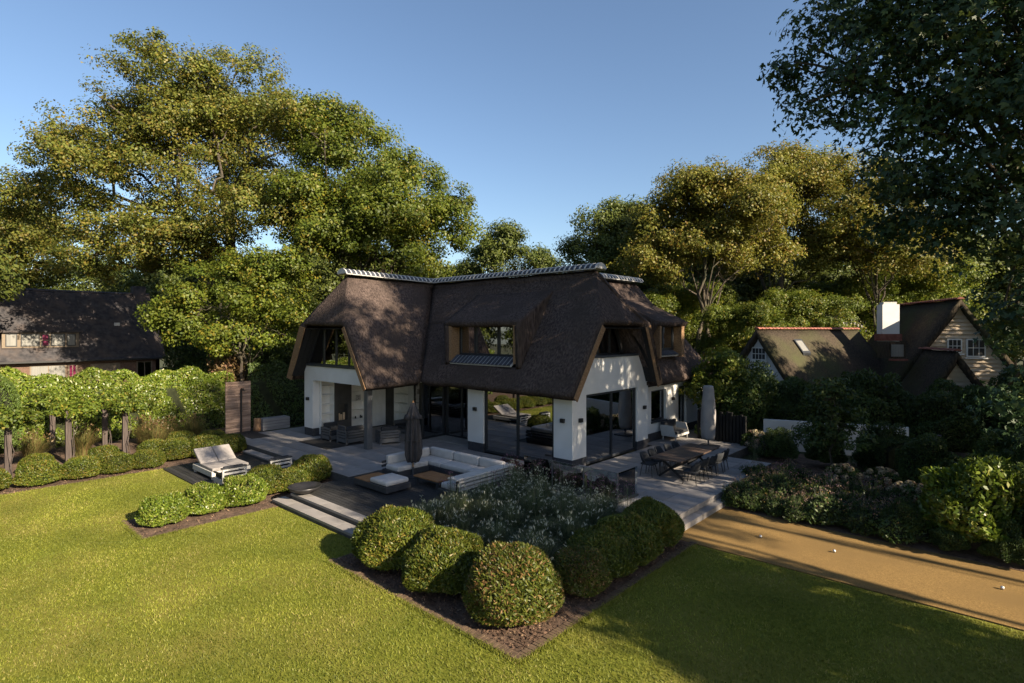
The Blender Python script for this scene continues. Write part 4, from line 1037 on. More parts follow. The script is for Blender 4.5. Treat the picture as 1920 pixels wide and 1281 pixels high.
# garden bench by the back wing, covered parasol, post screen
gb = thing('garden_settee', 'pale grey garden settee with dark cushions against the back wing wall', 'bench', (0.1, 8.4, 0))
MB().box(-.32, .42, 7.65, 9.05, .20, .30).build('seat_frame', 'alu_white', gb, bevel=.01)
MB().add([(.42, 7.62, .22), (-.30, 7.62, .22), (-.40, 7.62, .72), (.25, 7.62, .72), (.42, 7.66, .22), (-.30, 7.66, .22), (-.40, 7.66, .72), (.25, 7.66, .72)], [(0, 1, 2, 3), (4, 5, 6, 7), (0, 1, 5, 4), (1, 2, 6, 5), (2, 3, 7, 6), (3, 0, 4, 7)]).build('side_panel', 'alu_white', gb)
MB().add([(.42, 9.04, .22), (-.30, 9.04, .22), (-.40, 9.04, .72), (.25, 9.04, .72), (.42, 9.08, .22), (-.30, 9.08, .22), (-.40, 9.08, .72), (.25, 9.08, .72)], [(0, 1, 2, 3), (4, 5, 6, 7), (0, 1, 5, 4), (1, 2, 6, 5), (2, 3, 7, 6), (3, 0, 4, 7)]).build('side_panel', 'alu_white', gb)
cushion(gb, -.28, .40, 7.68, 9.02, .30, .44, 'cushion_b', 'seat_cushion'); cushion(gb, -.40, -.22, 7.68, 9.02, .42, .86, 'cushion_b', 'back_cushion', .06)
for x in (-.28, .36):
    for y in (7.75, 8.95): MB().box(x - .02, x + .02, y - .02, y + .02, 0, .2).build('leg', 'alu_white', gb)
cp = thing('covered_parasol', 'tall parasol wrapped in a pale grey cover behind the dining table', 'parasol', (2.0, 7.55, 0))
MB().lathe((2.0, 7.55, 0), [(.26, .35), (.30, .5), (.325, .95), (.315, 1.5), (.27, 2.1), (.225, 2.55), (.215, 2.72), (.17, 2.74), (.02, 2.73)], 40, lambda i, a: 1 + .045 * math.cos(5 * a + i) + .02 * math.cos(9 * a + 2 * i)).build('cover', 'cover', cp, smooth=True)
MB().tube([(2.0, 7.55, .05), (2.0, 7.55, .5)], .035, 10).build('pole', 'alu_grey', cp)
MB().box(1.6, 2.4, 7.15, 7.95, 0.0, .07).build('base', 'alu_dark', cp, bevel=.01)
sc_ = thing('post_screen', 'screen of upright black wooden posts beside the dining terrace', 'fence', (1.9, 9.3, 0))
for i in range(15):
    x = 0.85 + i * .155; h = 1.38 + RND.uniform(-.14, .12)
    if 6 <= i <= 7: h -= .1
    MB().box(x - .055, x + .055, 9.15 + RND.uniform(-.03, .03), 9.27, -.02, h, RND.uniform(-.06, .06)).build('post', 'black_post', sc_)
MB().box(0.8, 3.1, 9.285, 9.32, .3, .38).box(0.8, 3.1, 9.285, 9.32, 1.0, 1.08).build('rail', 'black_post', sc_)

# glass balustrade round the planted light well
gbal = thing('glass_balustrade', 'frameless glass balustrade around the planted light well at the house corner', 'balustrade', (1.5, -2.3, 0))
for a, b in ((-0.35, 0.86), (0.90, 2.10), (2.14, 3.32)): MB().box(a, b, -2.33, -2.315, -.02, 0.92).build('pane', 'glass_bal', gbal)
MB().box(3.335, 3.35, -2.30, -1.16, -.02, 0.92).build('pane', 'glass_bal', gbal)
MB().box(-2.35, 3.37, -2.36, -2.29, -.04, .05).box(3.31, 3.375, -2.29, -1.12, -.04, .049).build('base_rail', 'alu_dark', gbal)
for x in (0.88, 2.12, 3.34): MB().box(x - .018, x + .018, -2.345, -2.30, 0.05, 0.93).build('post', 'alu_grey', gbal)
MB().box(-0.35, 3.33, -2.328, -2.317, .922, .932).box(3.337, 3.348, -2.30, -1.16, .922, .932).build('top_edge', 'alu_grey', gbal)
struct(MB().box(-2.35, 3.30, -1.20, -1.10, GL, .06).build('well_kerb', 'slab'))
struct(MB().box(-2.3, 3.3, -2.28, -1.2, GL - .02, -.10).build('well_soil', 'soil'))
pl = thing('stone_planter', 'low square grey planter standing left of the villa terrace', 'planter', (-16.9, -3.3, 0))
MB().box(-17.35, -16.75, -4.0, -2.55, 0.0, .60).build('trough', 'grey_wood', pl, bevel=.01)
for z in (.15, .30, .45): MB().box(-17.36, -16.735, -4.01, -2.54, z, z + .012).build('groove', 'plinth', pl)
MB().box(-17.28, -16.82, -3.92, -2.62, .60, .61).build('lid', 'grey_wood', pl)

# outdoor shower: cedar board screen with pipe, and a log beside it
sh = thing('outdoor_shower', 'outdoor shower screen of weathered horizontal cedar boards with black shower pipe', 'shower', (-17.35, -5.0, 0))
for i in range(24):
    z = i * .108; MB().box(-17.42 + RND.uniform(-.006, .006), -17.34, -5.62, -4.38, z, z + .102).build('board', 'cedar', sh)
MB().box(-17.47, -17.42, -5.5, -5.4, 0, 2.58).box(-17.47, -17.42, -4.6, -4.5, 0, 2.58).build('batten', 'cedar', sh)
MB().tube([(-17.27, -4.88, 0.0), (-17.27, -4.88, 2.16), (-17.25, -4.88, 2.22), (-17.0, -4.88, 2.22)], .045, 10).build('shower_pipe', 'black', sh)
MB().lathe((-16.98, -4.88, 2.12), [(.11, 0), (.11, .025), (.03, .05), (.03, .1)], 18).build('shower_head', 'black', sh)
MB().lathe((-17.27, -4.88, 1.05), [(.06, 0), (.06, .07)], 12).build('valve', 'black', sh)
lg = tag(MB().lathe((-17.1, -4.14, 0.0), [(.19, 0), (.185, .2), (.17, .4), (.175, .62), (.15, .64)], 14, lambda i, a: 1 + .07 * math.cos(3 * a + i) + .05 * math.cos(7 * a)).build('log_stump', 'log', smooth=True), 'upright orange-brown log stump between shower screen and grey planter', 'log')

# espalier posts and the low spheres on the path
for i, (x, y, h, lab) in enumerate(((-15.57, -13.99, 2.3, 'dark wooden post at the far left, standing at the lawn edge'), (-16.81, -12.0, 2.3, 'dark wooden post with forked pale stem in the front row of the border'),
                                    (-17.69, -9.82, 2.1, 'dark wooden post nearest the fountain grass in the left border'), (-20.41, -11.97, 2.3, 'dark wooden post in the back row by the hedge, left one'),
                                    (-19.47, -10.2, 2.3, 'dark wooden post in the back row by the hedge, right one'))):
    o = MB().box(x - .10, x + .10, y - .10, y + .10, GL - .02, GL + h).build('garden_post', 'post', bevel=.012); tag(o, lab, 'post', 'wooden posts in the left border')
for i, (x, y, lab) in enumerate(((7.15, -1.35, 'small metal ball light on the gravel nearer the terrace steps'), (8.85, -1.15, 'small metal ball light farther right on the gravel path'), (12.0, -1.0, 'small metal ball light on the gravel at the right edge'))):
    t = thing('path_light', lab, 'light', (x, y, GL), 'ball lights on the gravel path')
    MB().lathe((x, y, GL), [(.008, .010), (.028, .02), (.038, .045), (.028, .07), (.008, .08)], 14).build('globe', 'lightbulb', t, smooth=True); MB().lathe((x, y, GL), [(.022, 0), (.022, .018)], 12).build('foot', 'black', t)

# low white garden wall, gate post, dark garden gate
ww = tag(MB().prism([(3.4, 10.55), (8.8, 12.35), (8.75, 12.6), (3.32, 10.8)], 'z', GL - .02, 1.02).build('garden_wall', 'plaster'), 'low white rendered garden wall behind the border shrubs', 'wall')
gp = thing('garden_gate', 'dark wooden garden gate with a brown square post beside the hedge', 'gate', (9.9, 10.6, GL))
MB().box(9.86, 10.02, 10.5, 10.66, GL, 1.05).box(9.80, 10.05, 10.47, 10.70, 1.05, 1.10).build('post', 'post', gp)
for i in range(6): MB().box(8.95 + i * .145, 8.95 + i * .145 + .12, 10.56, 10.60, GL + .05, .72).build('slat', 'post', gp)
MB().box(8.93, 9.86, 10.6, 10.64, GL + .3, GL + .4).box(8.93, 9.86, 10.6, 10.64, .45, .55).build('rail', 'post', gp)
# ---------------------------------------------------------------- neighbouring houses
CX, CY = 12.212, -16.900
RX, RY, FX, FY = 0.7431, 0.6691, -0.6691, 0.7431
def W(r, f, z=None):
    p = (CX + RX * r + FX * f, CY + RY * r + FY * f)
    return p if z is None else (*p, z)
def px(u, v, d):
    """the point seen at photo pixel (u, v) at depth d metres"""
    return W((u - 960) / 1049 * d, d, HZ - (v - 620) * d / 1049)

# left: brown brick house under a black pantile roof, long side facing the garden
lh = thing('tiled_house', 'brown brick house with long black tiled roof and dormer behind the left hedge', 'house', (-49, -8, GL))
X0 = -45.4
MB().box(X0 - .3, X0, -22, -0.6, GL, 2.95).build('wall', 'brick', lh)
MB().prism([(X0 - 9.2, GL), (X0, GL), (X0, 2.9), (X0 - 4.6, 8.4), (X0 - 9.2, 2.9)], 'y', -.9, -.6).build('gable_wall', 'brick', lh)
def tile_roof(name, x0, z0, x1, z1, y0, y1, parent, mat, course=0.33, wave=0.25, amp=0.03, res=0.0834):
    ny = int((y1 - y0) / res); L = math.hypot(x1 - x0, z1 - z0); nc = int(L / course); nx_, nz_ = -(z1 - z0) / L, (x1 - x0) / L
    if nz_ < 0: nx_, nz_ = -nx_, -nz_
    rows = []
    for c in range(nc): rows += [(c / nc, 0.045), ((c + .94) / nc, 0.0)]
    yy = np.linspace(y0, y1, ny + 1); V = []
    for t, h in rows:
        hh = h + amp * np.abs(np.sin(math.pi * yy / wave)); V.append(np.stack([x0 + (x1 - x0) * t + nx_ * hh, yy, z0 + (z1 - z0) * t + nz_ * hh], 1))
    V = np.concatenate(V); n = ny + 1; i = np.arange(ny)
    F = np.concatenate([np.stack([r * n + i, r * n + i + 1, (r + 1) * n + i + 1, (r + 1) * n + i], 1) for r in range(len(rows) - 1)])
    o = obj(name, np_mesh(name, V, F), mat, parent); o['kind'] = 'stuff'; return o
tile_roof('roof_tiles', X0 + .55, 2.75, X0 - 4.6, 8.62, -24, -.2, lh, 'roof_tile')
MB().add([(X0 - 4.6, -24, 8.55), (X0 - 4.6, -.2, 8.55), (X0 - 9.8, -.2, 2.7), (X0 - 9.8, -24, 2.7)], [(0, 1, 2, 3)]).build('rear_roof', 'roof_tile', lh)
MB().tube([(X0 - 4.6, -24, 8.62), (X0 - 4.6, -.2, 8.62)], .16, 8).build('ridge_cap', 'roof_tile', lh)
MB().box(X0 + .5, X0 + .62, -24, -.2, 2.66, 2.8).build('gutter', 'black', lh)
MB().box(X0 - 5.1, X0 - 4.1, -1.6, -.6, 7.6, 9.4).build('chimney', 'roof_tile', lh)
# dormer
dm = MB().box(X0 - 2.6, X0 - .25, -11.2, -6.35, 3.75, 5.05).build('dormer', 'roof_tile', lh)
MB().box(X0 - 2.9, X0 + .05, -11.4, -6.2, 5.05, 5.2).build('dormer_roof', 'roof_tile', dm)
MB().box(X0 - .25, X0 - .2, -11.2, -6.45, 3.85, 5.03).build('dormer_front', 'cream', dm)
for a, b, m in ((-11.0, -10.3, 'blind'), (-10.1, -8.95, 'blind'), (-8.85, -8.35, 'pink'), (-8.25, -7.35, 'blind'), (-7.25, -6.65, 'blind')):
    MB().box(X0 - .2, X0 - .17, a, b, 3.95, 4.95).build('window', 'frame', dm); MB().box(X0 - .175, X0 - .165, a + .07, b - .07, 4.02, 4.88).build('pane', m, dm)
MB().box(X0 - .17, X0 - .15, -8.85, -8.35, 4.40, 4.46).build('glazing_bar', 'cream', dm)
MB().box(X0 - 2.0, X0 - 1.9, -3.6, -3.2, 5.5, 5.9).build('roof_vent', 'alu_white', lh)
def lh_win(y0, y1, z0, z1, m='frame'):
    w = MB().box(X0, X0 + .05, y0, y1, z0, z1).build('window', 'cream', lh); MB().box(X0 + .05, X0 + .06, y0 + .1, y1 - .1, z0 + .1, z1 - .1).build('pane', m, w)
    MB().box(X0 + .06, X0 + .075, (y0 + y1) / 2 - .03, (y0 + y1) / 2 + .03, z0 + .1, z1 - .1).build('glazing_bar', 'cream', w)
lh_win(-2.4, -1.2, 0.9, 2.5, 'glass'); lh_win(-9.6, -7.3, .6, 2.45, 'blind'); lh_win(-7.2, -6.6, .6, 2.45, 'pink')
MB().box(X0, X0 + .04, -5.7, -3.6, GL, 2.4).build('garage_door', 'cream', lh)

# right: thatched cottage with white wing gable and cream weatherboard gables
rc = thing('thatched_cottage', 'neighbouring thatched cottage with white gable, weatherboard gables, chimney and red ridge', 'house', W(20, 35, GL))
def gabled(apex, hw, zed, rdir, L, roofmat, wallmat, over=0.35, slope=1.3, boards=None, name='gable_wall'):
    """apex (r,f,z) of the front gable in view axes; ridge runs along rdir; returns helper placing points of the gable plane"""
    r0, f0, z0 = apex; dr, df = rdir; gr, gf = df, -dr
    def P(s, z, back=0.0): return Vector(W(r0 + gr * s + dr * back, f0 + gf * s + df * back, z))
    ze = z0 - slope * hw
    poly = [P(-hw, ze), P(0, z0 - .1), P(hw, ze), P(hw, GL), P(-hw, GL)]
    mb = MB(); q = [p + (P(0, 0, .2) - P(0, 0, 0)) for p in poly]
    mb.add(poly + q, [(0, 1, 2, 3, 4), (9, 8, 7, 6, 5)] + [(i, i + 5, (i + 1) % 5 + 5, (i + 1) % 5) for i in range(5)])
    mb.build(name, wallmat, rc)
    rr = Patch(); ho = hw + over; zo = z0 - slope * ho
    for s in (-1, 1): rr.quad(P(s * ho, zo, -over), P(s * ho, zo, L), P(0, z0 + .12, L), P(0, z0 + .12, -over), 10, 8)
    rr.build('thatch', roofmat, rc, 0.28, 0.05)
    # red ridge tiles
    n = int(L / .3); me = None
    a, b = P(0, z0 + .14, -over), P(0, z0 + .14, L); d = (b - a).normalized(); sx = Vector((d.y, -d.x, 0))
    vs = []; fs = []
    for l in (-.135, .135):
        for i in range(7):
            t = -1.2 + 2.4 * i / 6; vs.append(sx * (.2 * math.sin(t)) + Vector((0, 0, .17 * math.cos(t) - .06)) + d * l)
    for i in range(6): fs.append((i, i + 1, i + 8, i + 7))
    fs += [tuple(range(6, -1, -1)), tuple(range(7, 14))]
    me = MB().add(vs, fs).mesh('ridge_tile')
    for i in range(n):
        t = obj('ridge_tile', me, 'red_tile', rc); t.matrix_parent_inverse = Matrix.Translation(-wloc(rc)); t.location = a + (b - a) * ((i + .5) / n)
    if boards:
        z = z0 - .45; k = 0
        while z > boards:
            w = min(hw, (z0 - .15 - z - .2) / slope) - .02
            if w > .1:
                off = P(0, 0, -.035) - P(0, 0, 0); lo = P(0, 0, -.12) - P(0, 0, 0)
                MB().add([P(-w, z) + lo, P(w, z) + lo, P(w - .12, z + .215) + off, P(-w + .12, z + .215) + off, P(-w, z), P(w, z), P(w - .12, z + .215), P(-w + .12, z + .215)],
                         [(0, 1, 2, 3), (4, 5, 6, 7), (0, 1, 5, 4), (3, 2, 6, 7), (0, 4, 7, 3), (1, 5, 6, 2)]).build('weatherboard', 'weather', rc)
            z -= .225
    return P
def cwin(P, s0, s1, z0, z1, nx_=2, nz_=2, off=-.10):
    def Q(s, z, b): return P(s, z, b)
    def slab(sa, sb, za, zb, b0, b1, name, mat, parent):
        vs = [Q(s, z, b) for b in (b0, b1) for z in (za, zb) for s in (sa, sb)]
        return MB().add(vs, [(0, 2, 3, 1), (4, 5, 7, 6), (0, 1, 5, 4), (2, 6, 7, 3), (0, 4, 6, 2), (1, 3, 7, 5)]).build(name, mat, parent)
    w = slab(s0, s1, z0, z1, off, off + .06, 'window', 'white_wood', rc)
    ws, hs = (s1 - s0 - .1) / nx_, (z1 - z0 - .1) / nz_
    for i in range(nx_):
        for j in range(nz_): slab(s0 + .05 + i * ws + .02, s0 + .05 + (i + 1) * ws - .02, z0 + .05 + j * hs + .02, z0 + .05 + (j + 1) * hs - .02, off - .012, off - .002, 'pane', 'frame', w)
    slab(s0 - .08, s1 + .08, z0 - .1, z0 - .03, off - .06, off + .06, 'sill', 'white_wood', w)
PA = gabled((14.2, 32.0, 5.15), 3.0, 0, (.88, .475), 9.5, 'thatch_old', 'plaster', slope=1.28)
cwin(PA, -.5, .45, 3.5, 4.25, 4, 2)
PB = gabled((24.7, 31.0, 6.8), 4.0, 0, (.25, .968), 8.4, 'thatch_old', 'weather', slope=1.43, boards=2.4)
cwin(PB, -.55, .15, 3.95, 4.75, 3, 2, -.14); cwin(PB, .35, 1.25, 3.75, 4.75, 3, 2, -.14)
PC = gabled((22.15, 28.0, 4.05), 2.3, 0, (.25, .968), 3.6, 'thatch_old', 'weather', slope=1.57, boards=.6)
cwin(PC, 1.9, 2.4, .6, 1.5, 2, 2, -.14)
c0 = px(1665, 600, 33.5)
ch = MB().box(c0[0] - .45, c0[0] + .45, c0[1] - .4, c0[1] + .4, 4.2, 6.75, math.radians(30)).build('chimney', 'plaster', rc)
MB().box(c0[0] - .55, c0[0] + .55, c0[1] - .5, c0[1] + .5, 4.6, 5.0, math.radians(30)).build('flashing', 'red_tile', ch)
MB().box(c0[0] - .35, c0[0] + .35, c0[1] - .3, c0[1] + .3, 6.75, 6.9, math.radians(30)).build('chimney_pot', 'mortar', ch)
e0 = px(1669, 655, 30.6)
eb = MB().box(e0[0] - .42, e0[0] + .42, e0[1] - .45, e0[1] + .8, 3.7, 4.6, math.radians(35)).build('eyebrow_dormer', 'thatch_old', rc)
MB().box(e0[0] - .30, e0[0] + .30, e0[1] - .50, e0[1] - .44, 3.8, 4.45, math.radians(35), (e0[0], e0[1] + .175)).build('window', 'blind', eb)
MB().box(e0[0] - .42, e0[0] + .42, e0[1] - .70, e0[1] - .45, 3.58, 3.68, math.radians(35), (e0[0], e0[1] + .175)).build('sill', 'red_tile', eb)
sk = [PA(s, 5.3 - 1.28 * s - .02, b) for s, b in ((.55, 2.2), (.55, 2.9), (1.15, 2.9), (1.15, 2.2))]
up_ = Vector((0, 0, .12)); MB().add([p + up_ for p in sk] + [p - up_ for p in sk], [(0, 1, 2, 3), (4, 5, 6, 7), (0, 1, 5, 4), (1, 2, 6, 5), (2, 3, 7, 6), (3, 0, 4, 7)]).build('roof_light', 'frame', rc)
MB().add([p + up_ * 1.1 + (sk[(i + 2) % 4] - p) * .12 for i, p in enumerate(sk)], [(0, 1, 2, 3)]).build('roof_light_pane', 'blind', rc)
# roof of another house farther behind
bh = thing('farther_house', 'far house with pale ribbed tile roof half hidden behind the cottage', 'house', W(32, 52, GL))
q = [px(1548, 578, 50), px(1640, 580, 54), px(1655, 622, 50), px(1536, 618, 46)]
u_, v_ = Vector(q[1]) - Vector(q[0]), Vector(q[3]) - Vector(q[0])
for i in range(14):
    a = Vector(q[0]) + u_ * ((i + .1) / 14); MB().bar(a, a + v_ * 1.0, u_.length / 14 * .55, .10).build('roof_rib', 'roof_tile', bh)
MB().add([Vector(p) + Vector((0, 0, -.06)) for p in q], [(0, 1, 2, 3)]).build('roof', 'mortar', bh)
m_ = MB(); g0 = [Vector(q[3]) + Vector((0, 0, -.3)), Vector(q[2]) + Vector((0, 0, -.3))]
m_.add([g0[0], g0[1], Vector((g0[1].x, g0[1].y, GL)), Vector((g0[0].x, g0[0].y, GL))], [(0, 1, 2, 3)]).build('wall', 'brick', bh)

# ---------------------------------------------------------------- trees
def tree_px(name, label, d, tpx, blobs, seed, ncl, per, clr, ls, leafm, trunk_h, trunk_r, depth_k=0.85, **kw):
    """crown lobes given by where they stand in view: (u, v, radius_px) or with own depth; converted to metres at depth d"""
    bx, by = W((tpx - 960) / 1049 * d, d); B = []
    rng = random.Random(seed)
    for b in blobs:
        dd = (b[3] if len(b) > 3 else d + rng.uniform(-.35, .35) * b[2] / 1049 * d); x, y, z = px(b[0], b[1], dd); r = b[2] / 1049 * dd
        B.append((x - bx, y - by, z - GL, r, r, r * depth_k))
    return make_tree(name, label, (bx, by, GL), B, seed, ncl, per, clr, ls, leafm, trunk_h, trunk_r, **kw)

tree_px('oak_tree', 'huge sunlit oak tree with broad crown towering behind the left hedge', 40, 425,
        [(300, 192, 117), (440, 192, 112), (370, 240, 110), (160, 300, 80), (225, 320, 120), (380, 330, 150), (120, 400, 95), (545, 280, 120), (200, 455, 105), (330, 450, 110), (490, 410, 120), (60, 350, 45), (150, 510, 50)],
        21, 1450, 128, 0.98, 0.185, 'oak', 17.0, 0.55, nbr=20, inner=0.2, subl=6)
tree_px('maple_tree', 'yellow-green maple tree right of the huge oak, directly behind the villa ridge', 37, 690,
        [(655, 300, 100), (755, 370, 105), (690, 440, 115), (815, 440, 72), (600, 420, 95), (840, 395, 50), (590, 235, 60), (740, 480, 90)],
        22, 900, 125, 0.86, 0.185, 'maple', 10.0, 0.22, nbr=18, fork=3, inner=0.2, subl=6)
ym = tree_px('young_maple', 'bright green lower tree in front of the oak, beside the villa', 33, 455,
        [(420, 545, 88), (510, 540, 85), (355, 610, 62), (455, 635, 75), (545, 600, 55)],
        23, 380, 120, 0.7, 0.17, 'maple', 5.0, 0.13, nbr=12, fork=2, inner=0.2, subl=6)
tree_px('oak_tree', 'golden-lit oak with several bare pale trunks right of the villa roof', 43, 1325,
        [(1330, 375, 88), (1262, 430, 85), (1402, 400, 88), (1330, 460, 105), (1225, 500, 55), (1420, 480, 70), (1290, 360, 60)],
        24, 760, 125, 0.92, 0.19, 'gold', 11.0, 0.24, nbr=14, fork=3, subl=6)
gold = tree_px('oak_tree', 'tall olive-lit tree behind the golden oak, partly behind dark overhanging leaves', 52, 1480,
        [(1452, 340, 80), (1525, 395, 95), (1440, 430, 80), (1570, 470, 80), (1500, 320, 50)],
        25, 520, 120, 1.2, 0.22, 'gold', 14.0, 0.26, nbr=14, fork=2, subl=6)
tree_px('oak_tree', 'sunlit tree between the golden oak and the dark overhanging branches', 48, 1640,
        [(1605, 345, 75), (1640, 420, 95), (1690, 480, 85), (1590, 470, 75)], 26, 480, 120, 1.1, 0.21, 'gold', 12.0, 0.24, nbr=12, subl=6)
tree_px('woodland_tree', 'dark green tree left of the golden oak, behind the main ridge', 50, 1140,
        [(1128, 445, 68), (1178, 420, 52), (1098, 490, 55), (1165, 500, 75)], 27, 430, 110, 1.05, 0.21, 'wood', 11, 0.22, nbr=12, subl=5)
tree_px('woodland_tree', 'small distant tree showing in the sky gap above the villa ridge', 64, 950,
        [(940, 465, 46), (985, 490, 45), (910, 500, 42), (1025, 505, 22)], 28, 280, 100, 1.15, 0.25, 'wood', 9, 0.22, nbr=10, subl=5)
wl = tree_px('woodland_tree', 'tree at the far left edge beside the huge oak', 55, 15,
        [(20, 430, 85), (55, 490, 60), (-40, 450, 95), (-10, 520, 70)], 29, 380, 110, 1.25, 0.24, 'oak', 12, 0.4, nbr=12, subl=5)

# a wood of smaller trees closes the view behind
proto = make_tree('woodland_tree', 'x', (0, 0, 0), [(0, 0, 8.6, 3.2, 3.2, 3.2), (1.8, .6, 6.6, 2.6, 2.6, 2.4), (-1.7, -.8, 6.2, 2.6, 2.6, 2.4), (.3, -1.4, 5.0, 2.6, 2.6, 2.2), (-.2, 1.4, 9.8, 2.2, 2.2, 2.2), (.8, .8, 3.2, 2.2, 2.2, 1.6)],
                  31, 380, 105, 0.85, 0.23, 'wood', 9.0, 0.2, nbr=14, group='trees of the wood behind the gardens', inner=.35)
WOOD = [(-60, 62, 1.1), (60, 66, 1.1), (170, 70, 1.25), (270, 62, 1.1), (350, 66, 1.2), (440, 60, 1.15), (530, 64, 1.15), (620, 58, 1.2), (700, 62, 1.15), (785, 66, 1.15), (860, 72, 1.15), (905, 58, .85), (965, 80, 1.1),
        (1045, 84, 1.05), (1075, 60, .9), (1130, 72, 1.2), (1200, 64, 1.2), (1262, 78, 1.5), (1320, 62, 1.15), (1385, 70, 1.35), (1440, 62, 1.15), (1500, 74, 1.5), (1560, 60, 1.2), (1620, 70, 1.4), (1690, 60, 1.3), (1750, 66, 1.5), (1820, 56, 1.3), (1900, 60, 1.4), (1960, 54, 1.3)]
rw = random.Random(4)
def wood_label(i, u):
    near = ('behind the tiled house' if u < 330 else 'behind the huge oak trunk' if u < 600 else 'behind the yellow-green maple' if u < 880 else 'in the sky gap over the villa ridge' if u < 1100
            else 'behind the golden oak trunks' if u < 1420 else 'above the thatched cottage' if u < 1700 else 'behind the dark overhanging branches')
    return near
cnt = {}
for i, (u, d, s) in enumerate(WOOD):
    n = wood_label(i, u); cnt[n] = cnt.get(n, 0) + 1
    lab = 'background woodland tree %s, %s from the left there' % (n, ('first', 'second', 'third', 'fourth', 'fifth', 'sixth')[min(cnt[n], 6) - 1])
    o = proto if i == 0 else copy_tree(proto)
    x, y = W((u - 960) / 1049 * d, d); o.location = (x, y, GL); o.rotation_euler = (0, 0, rw.uniform(0, 6.28)); k = s * rw.uniform(.93, 1.07); o.scale = (k * 1.15, k * 1.15, k); o['label'] = lab

for i, (u, d, s, lab) in enumerate(((1200, 42, .80, 'lower leafy tree between dark tree and golden oak trunks'), (1395, 40, .72, 'lower leafy tree right of the golden oak trunks'), (1455, 46, .85, 'lower leafy tree above the white cottage gable'), (1535, 44, .80, 'lower leafy tree behind the ribbed roof'), (1600, 52, 1.0, 'leafy tree left of the cottage chimney'), (1290, 52, .95, 'lower leafy tree behind the golden oak trunks'), (1720, 50, 1.1, 'leafy tree above the weatherboard gable'))):
    x, y = W((u - 960) / 1049 * d, d); copy_tree(ym, (x, y, GL), 0.7 + i * 1.9, s, label=lab, group='lower leafy trees right of the villa')

# the near dark tree whose branches hang in from the right
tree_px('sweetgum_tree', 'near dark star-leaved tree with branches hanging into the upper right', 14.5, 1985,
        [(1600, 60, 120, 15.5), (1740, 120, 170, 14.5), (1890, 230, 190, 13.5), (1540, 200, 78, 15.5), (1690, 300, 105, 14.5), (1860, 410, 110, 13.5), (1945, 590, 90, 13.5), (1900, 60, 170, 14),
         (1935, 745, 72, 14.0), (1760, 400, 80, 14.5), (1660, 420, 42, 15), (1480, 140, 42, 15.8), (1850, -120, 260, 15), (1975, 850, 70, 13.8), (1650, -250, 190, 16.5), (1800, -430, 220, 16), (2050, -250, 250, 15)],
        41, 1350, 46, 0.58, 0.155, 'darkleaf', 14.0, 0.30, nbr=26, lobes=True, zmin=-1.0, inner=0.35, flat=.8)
# trees beyond the right edge of the picture, whose shadows fall across lawn, path and villa
airy = make_tree('shade_tree', 'x', (0, 0, 0), [(0, 0, 16.5, 3.2, 3.2, 3.6), (1.6, 1.2, 13.0, 2.8, 2.8, 2.6), (-1.5, -1.3, 13.4, 2.8, 2.8, 2.6), (.4, -2.0, 18.6, 2.2, 2.2, 2.2), (-.3, 2.2, 17.2, 2.4, 2.4, 2.6), (.2, .3, 20.5, 1.8, 1.8, 2.0)],
                 33, 270, 60, 0.75, 0.22, 'wood', 17.0, 0.26, nbr=16, group='shade trees right of the frame', inner=.4)
SHT = [(18.5, -3.6, .95, 1.06, 0.4, 'tall clear-stemmed shade tree right of the frame nearest the lawn'), (19.5, 4.2, 1.25, .84, 2.2, 'tall clear-stemmed shade tree right of the frame beside the path'), (20.0, 11.0, 1.25, 1.0, 3.7, 'tall clear-stemmed shade tree right of the frame by the driveway'), (28.0, -2.0, .42, 1.0, 1.0, 'slender shade tree right of the frame in line with the path edge'), (31.0, 0.2, .40, 1.05, 2.0, 'slender shade tree right of the frame in line with the path middle'), (17.5, 7.5, 1.0, .72, 4.4, 'smaller shade tree right of the frame near the border')]
for i, (x, y, sx, s, r, lab) in enumerate(SHT):
    o = airy if i == 0 else copy_tree(airy); o.location = (x, y, GL); o.rotation_euler = (0, 0, r); o.scale = (s * sx, s * sx, s); o['label'] = lab
for i, (x, y, sx, s, r, lab) in enumerate(((23.0, -5.0, .64, 1.30, .3, 'shade tree right of the frame at the lawn corner'), (29.0, 7.0, 1.0, 1.2, 1.9, 'shade tree right of the frame past the gravel path'), (27.5, 14.5, 1.25, 1.3, 4.0, 'shade tree right of the frame near the driveway'), (24.5, 19.5, 1.3, 1.15, 1.0, 'shade tree right of the frame beside the cottage'), (22.5, 27.0, 1.1, .9, 2.0, 'shade tree right of the frame behind the cottage'))):
    o = copy_tree(proto, (x, y, GL), r, (s * sx / 1.1, s * sx / 1.1, s), label=lab, group='shade trees right of the frame')
# trees and hedge across the lawn, seen mirrored in the villa's glass
for i, (x, y, s) in enumerate(((-30, -33, 1.5), (-23, -38, 1.7), (-16, -35, 1.45), (-38, -28, 1.5), (-9, -39, 1.6), (-45, -22, 1.4), (-2, -36, 1.3), (-34, -19.5, 1.25), (-42, -17.5, 1.4))):
    copy_tree(proto, (x, y, GL), i * 1.7, s, label='tree across the lawn left of the frame, %s along its row' % ('first', 'second', 'third', 'fourth', 'fifth', 'sixth', 'seventh', 'eighth', 'ninth')[i], group='trees across the lawn left of the frame')
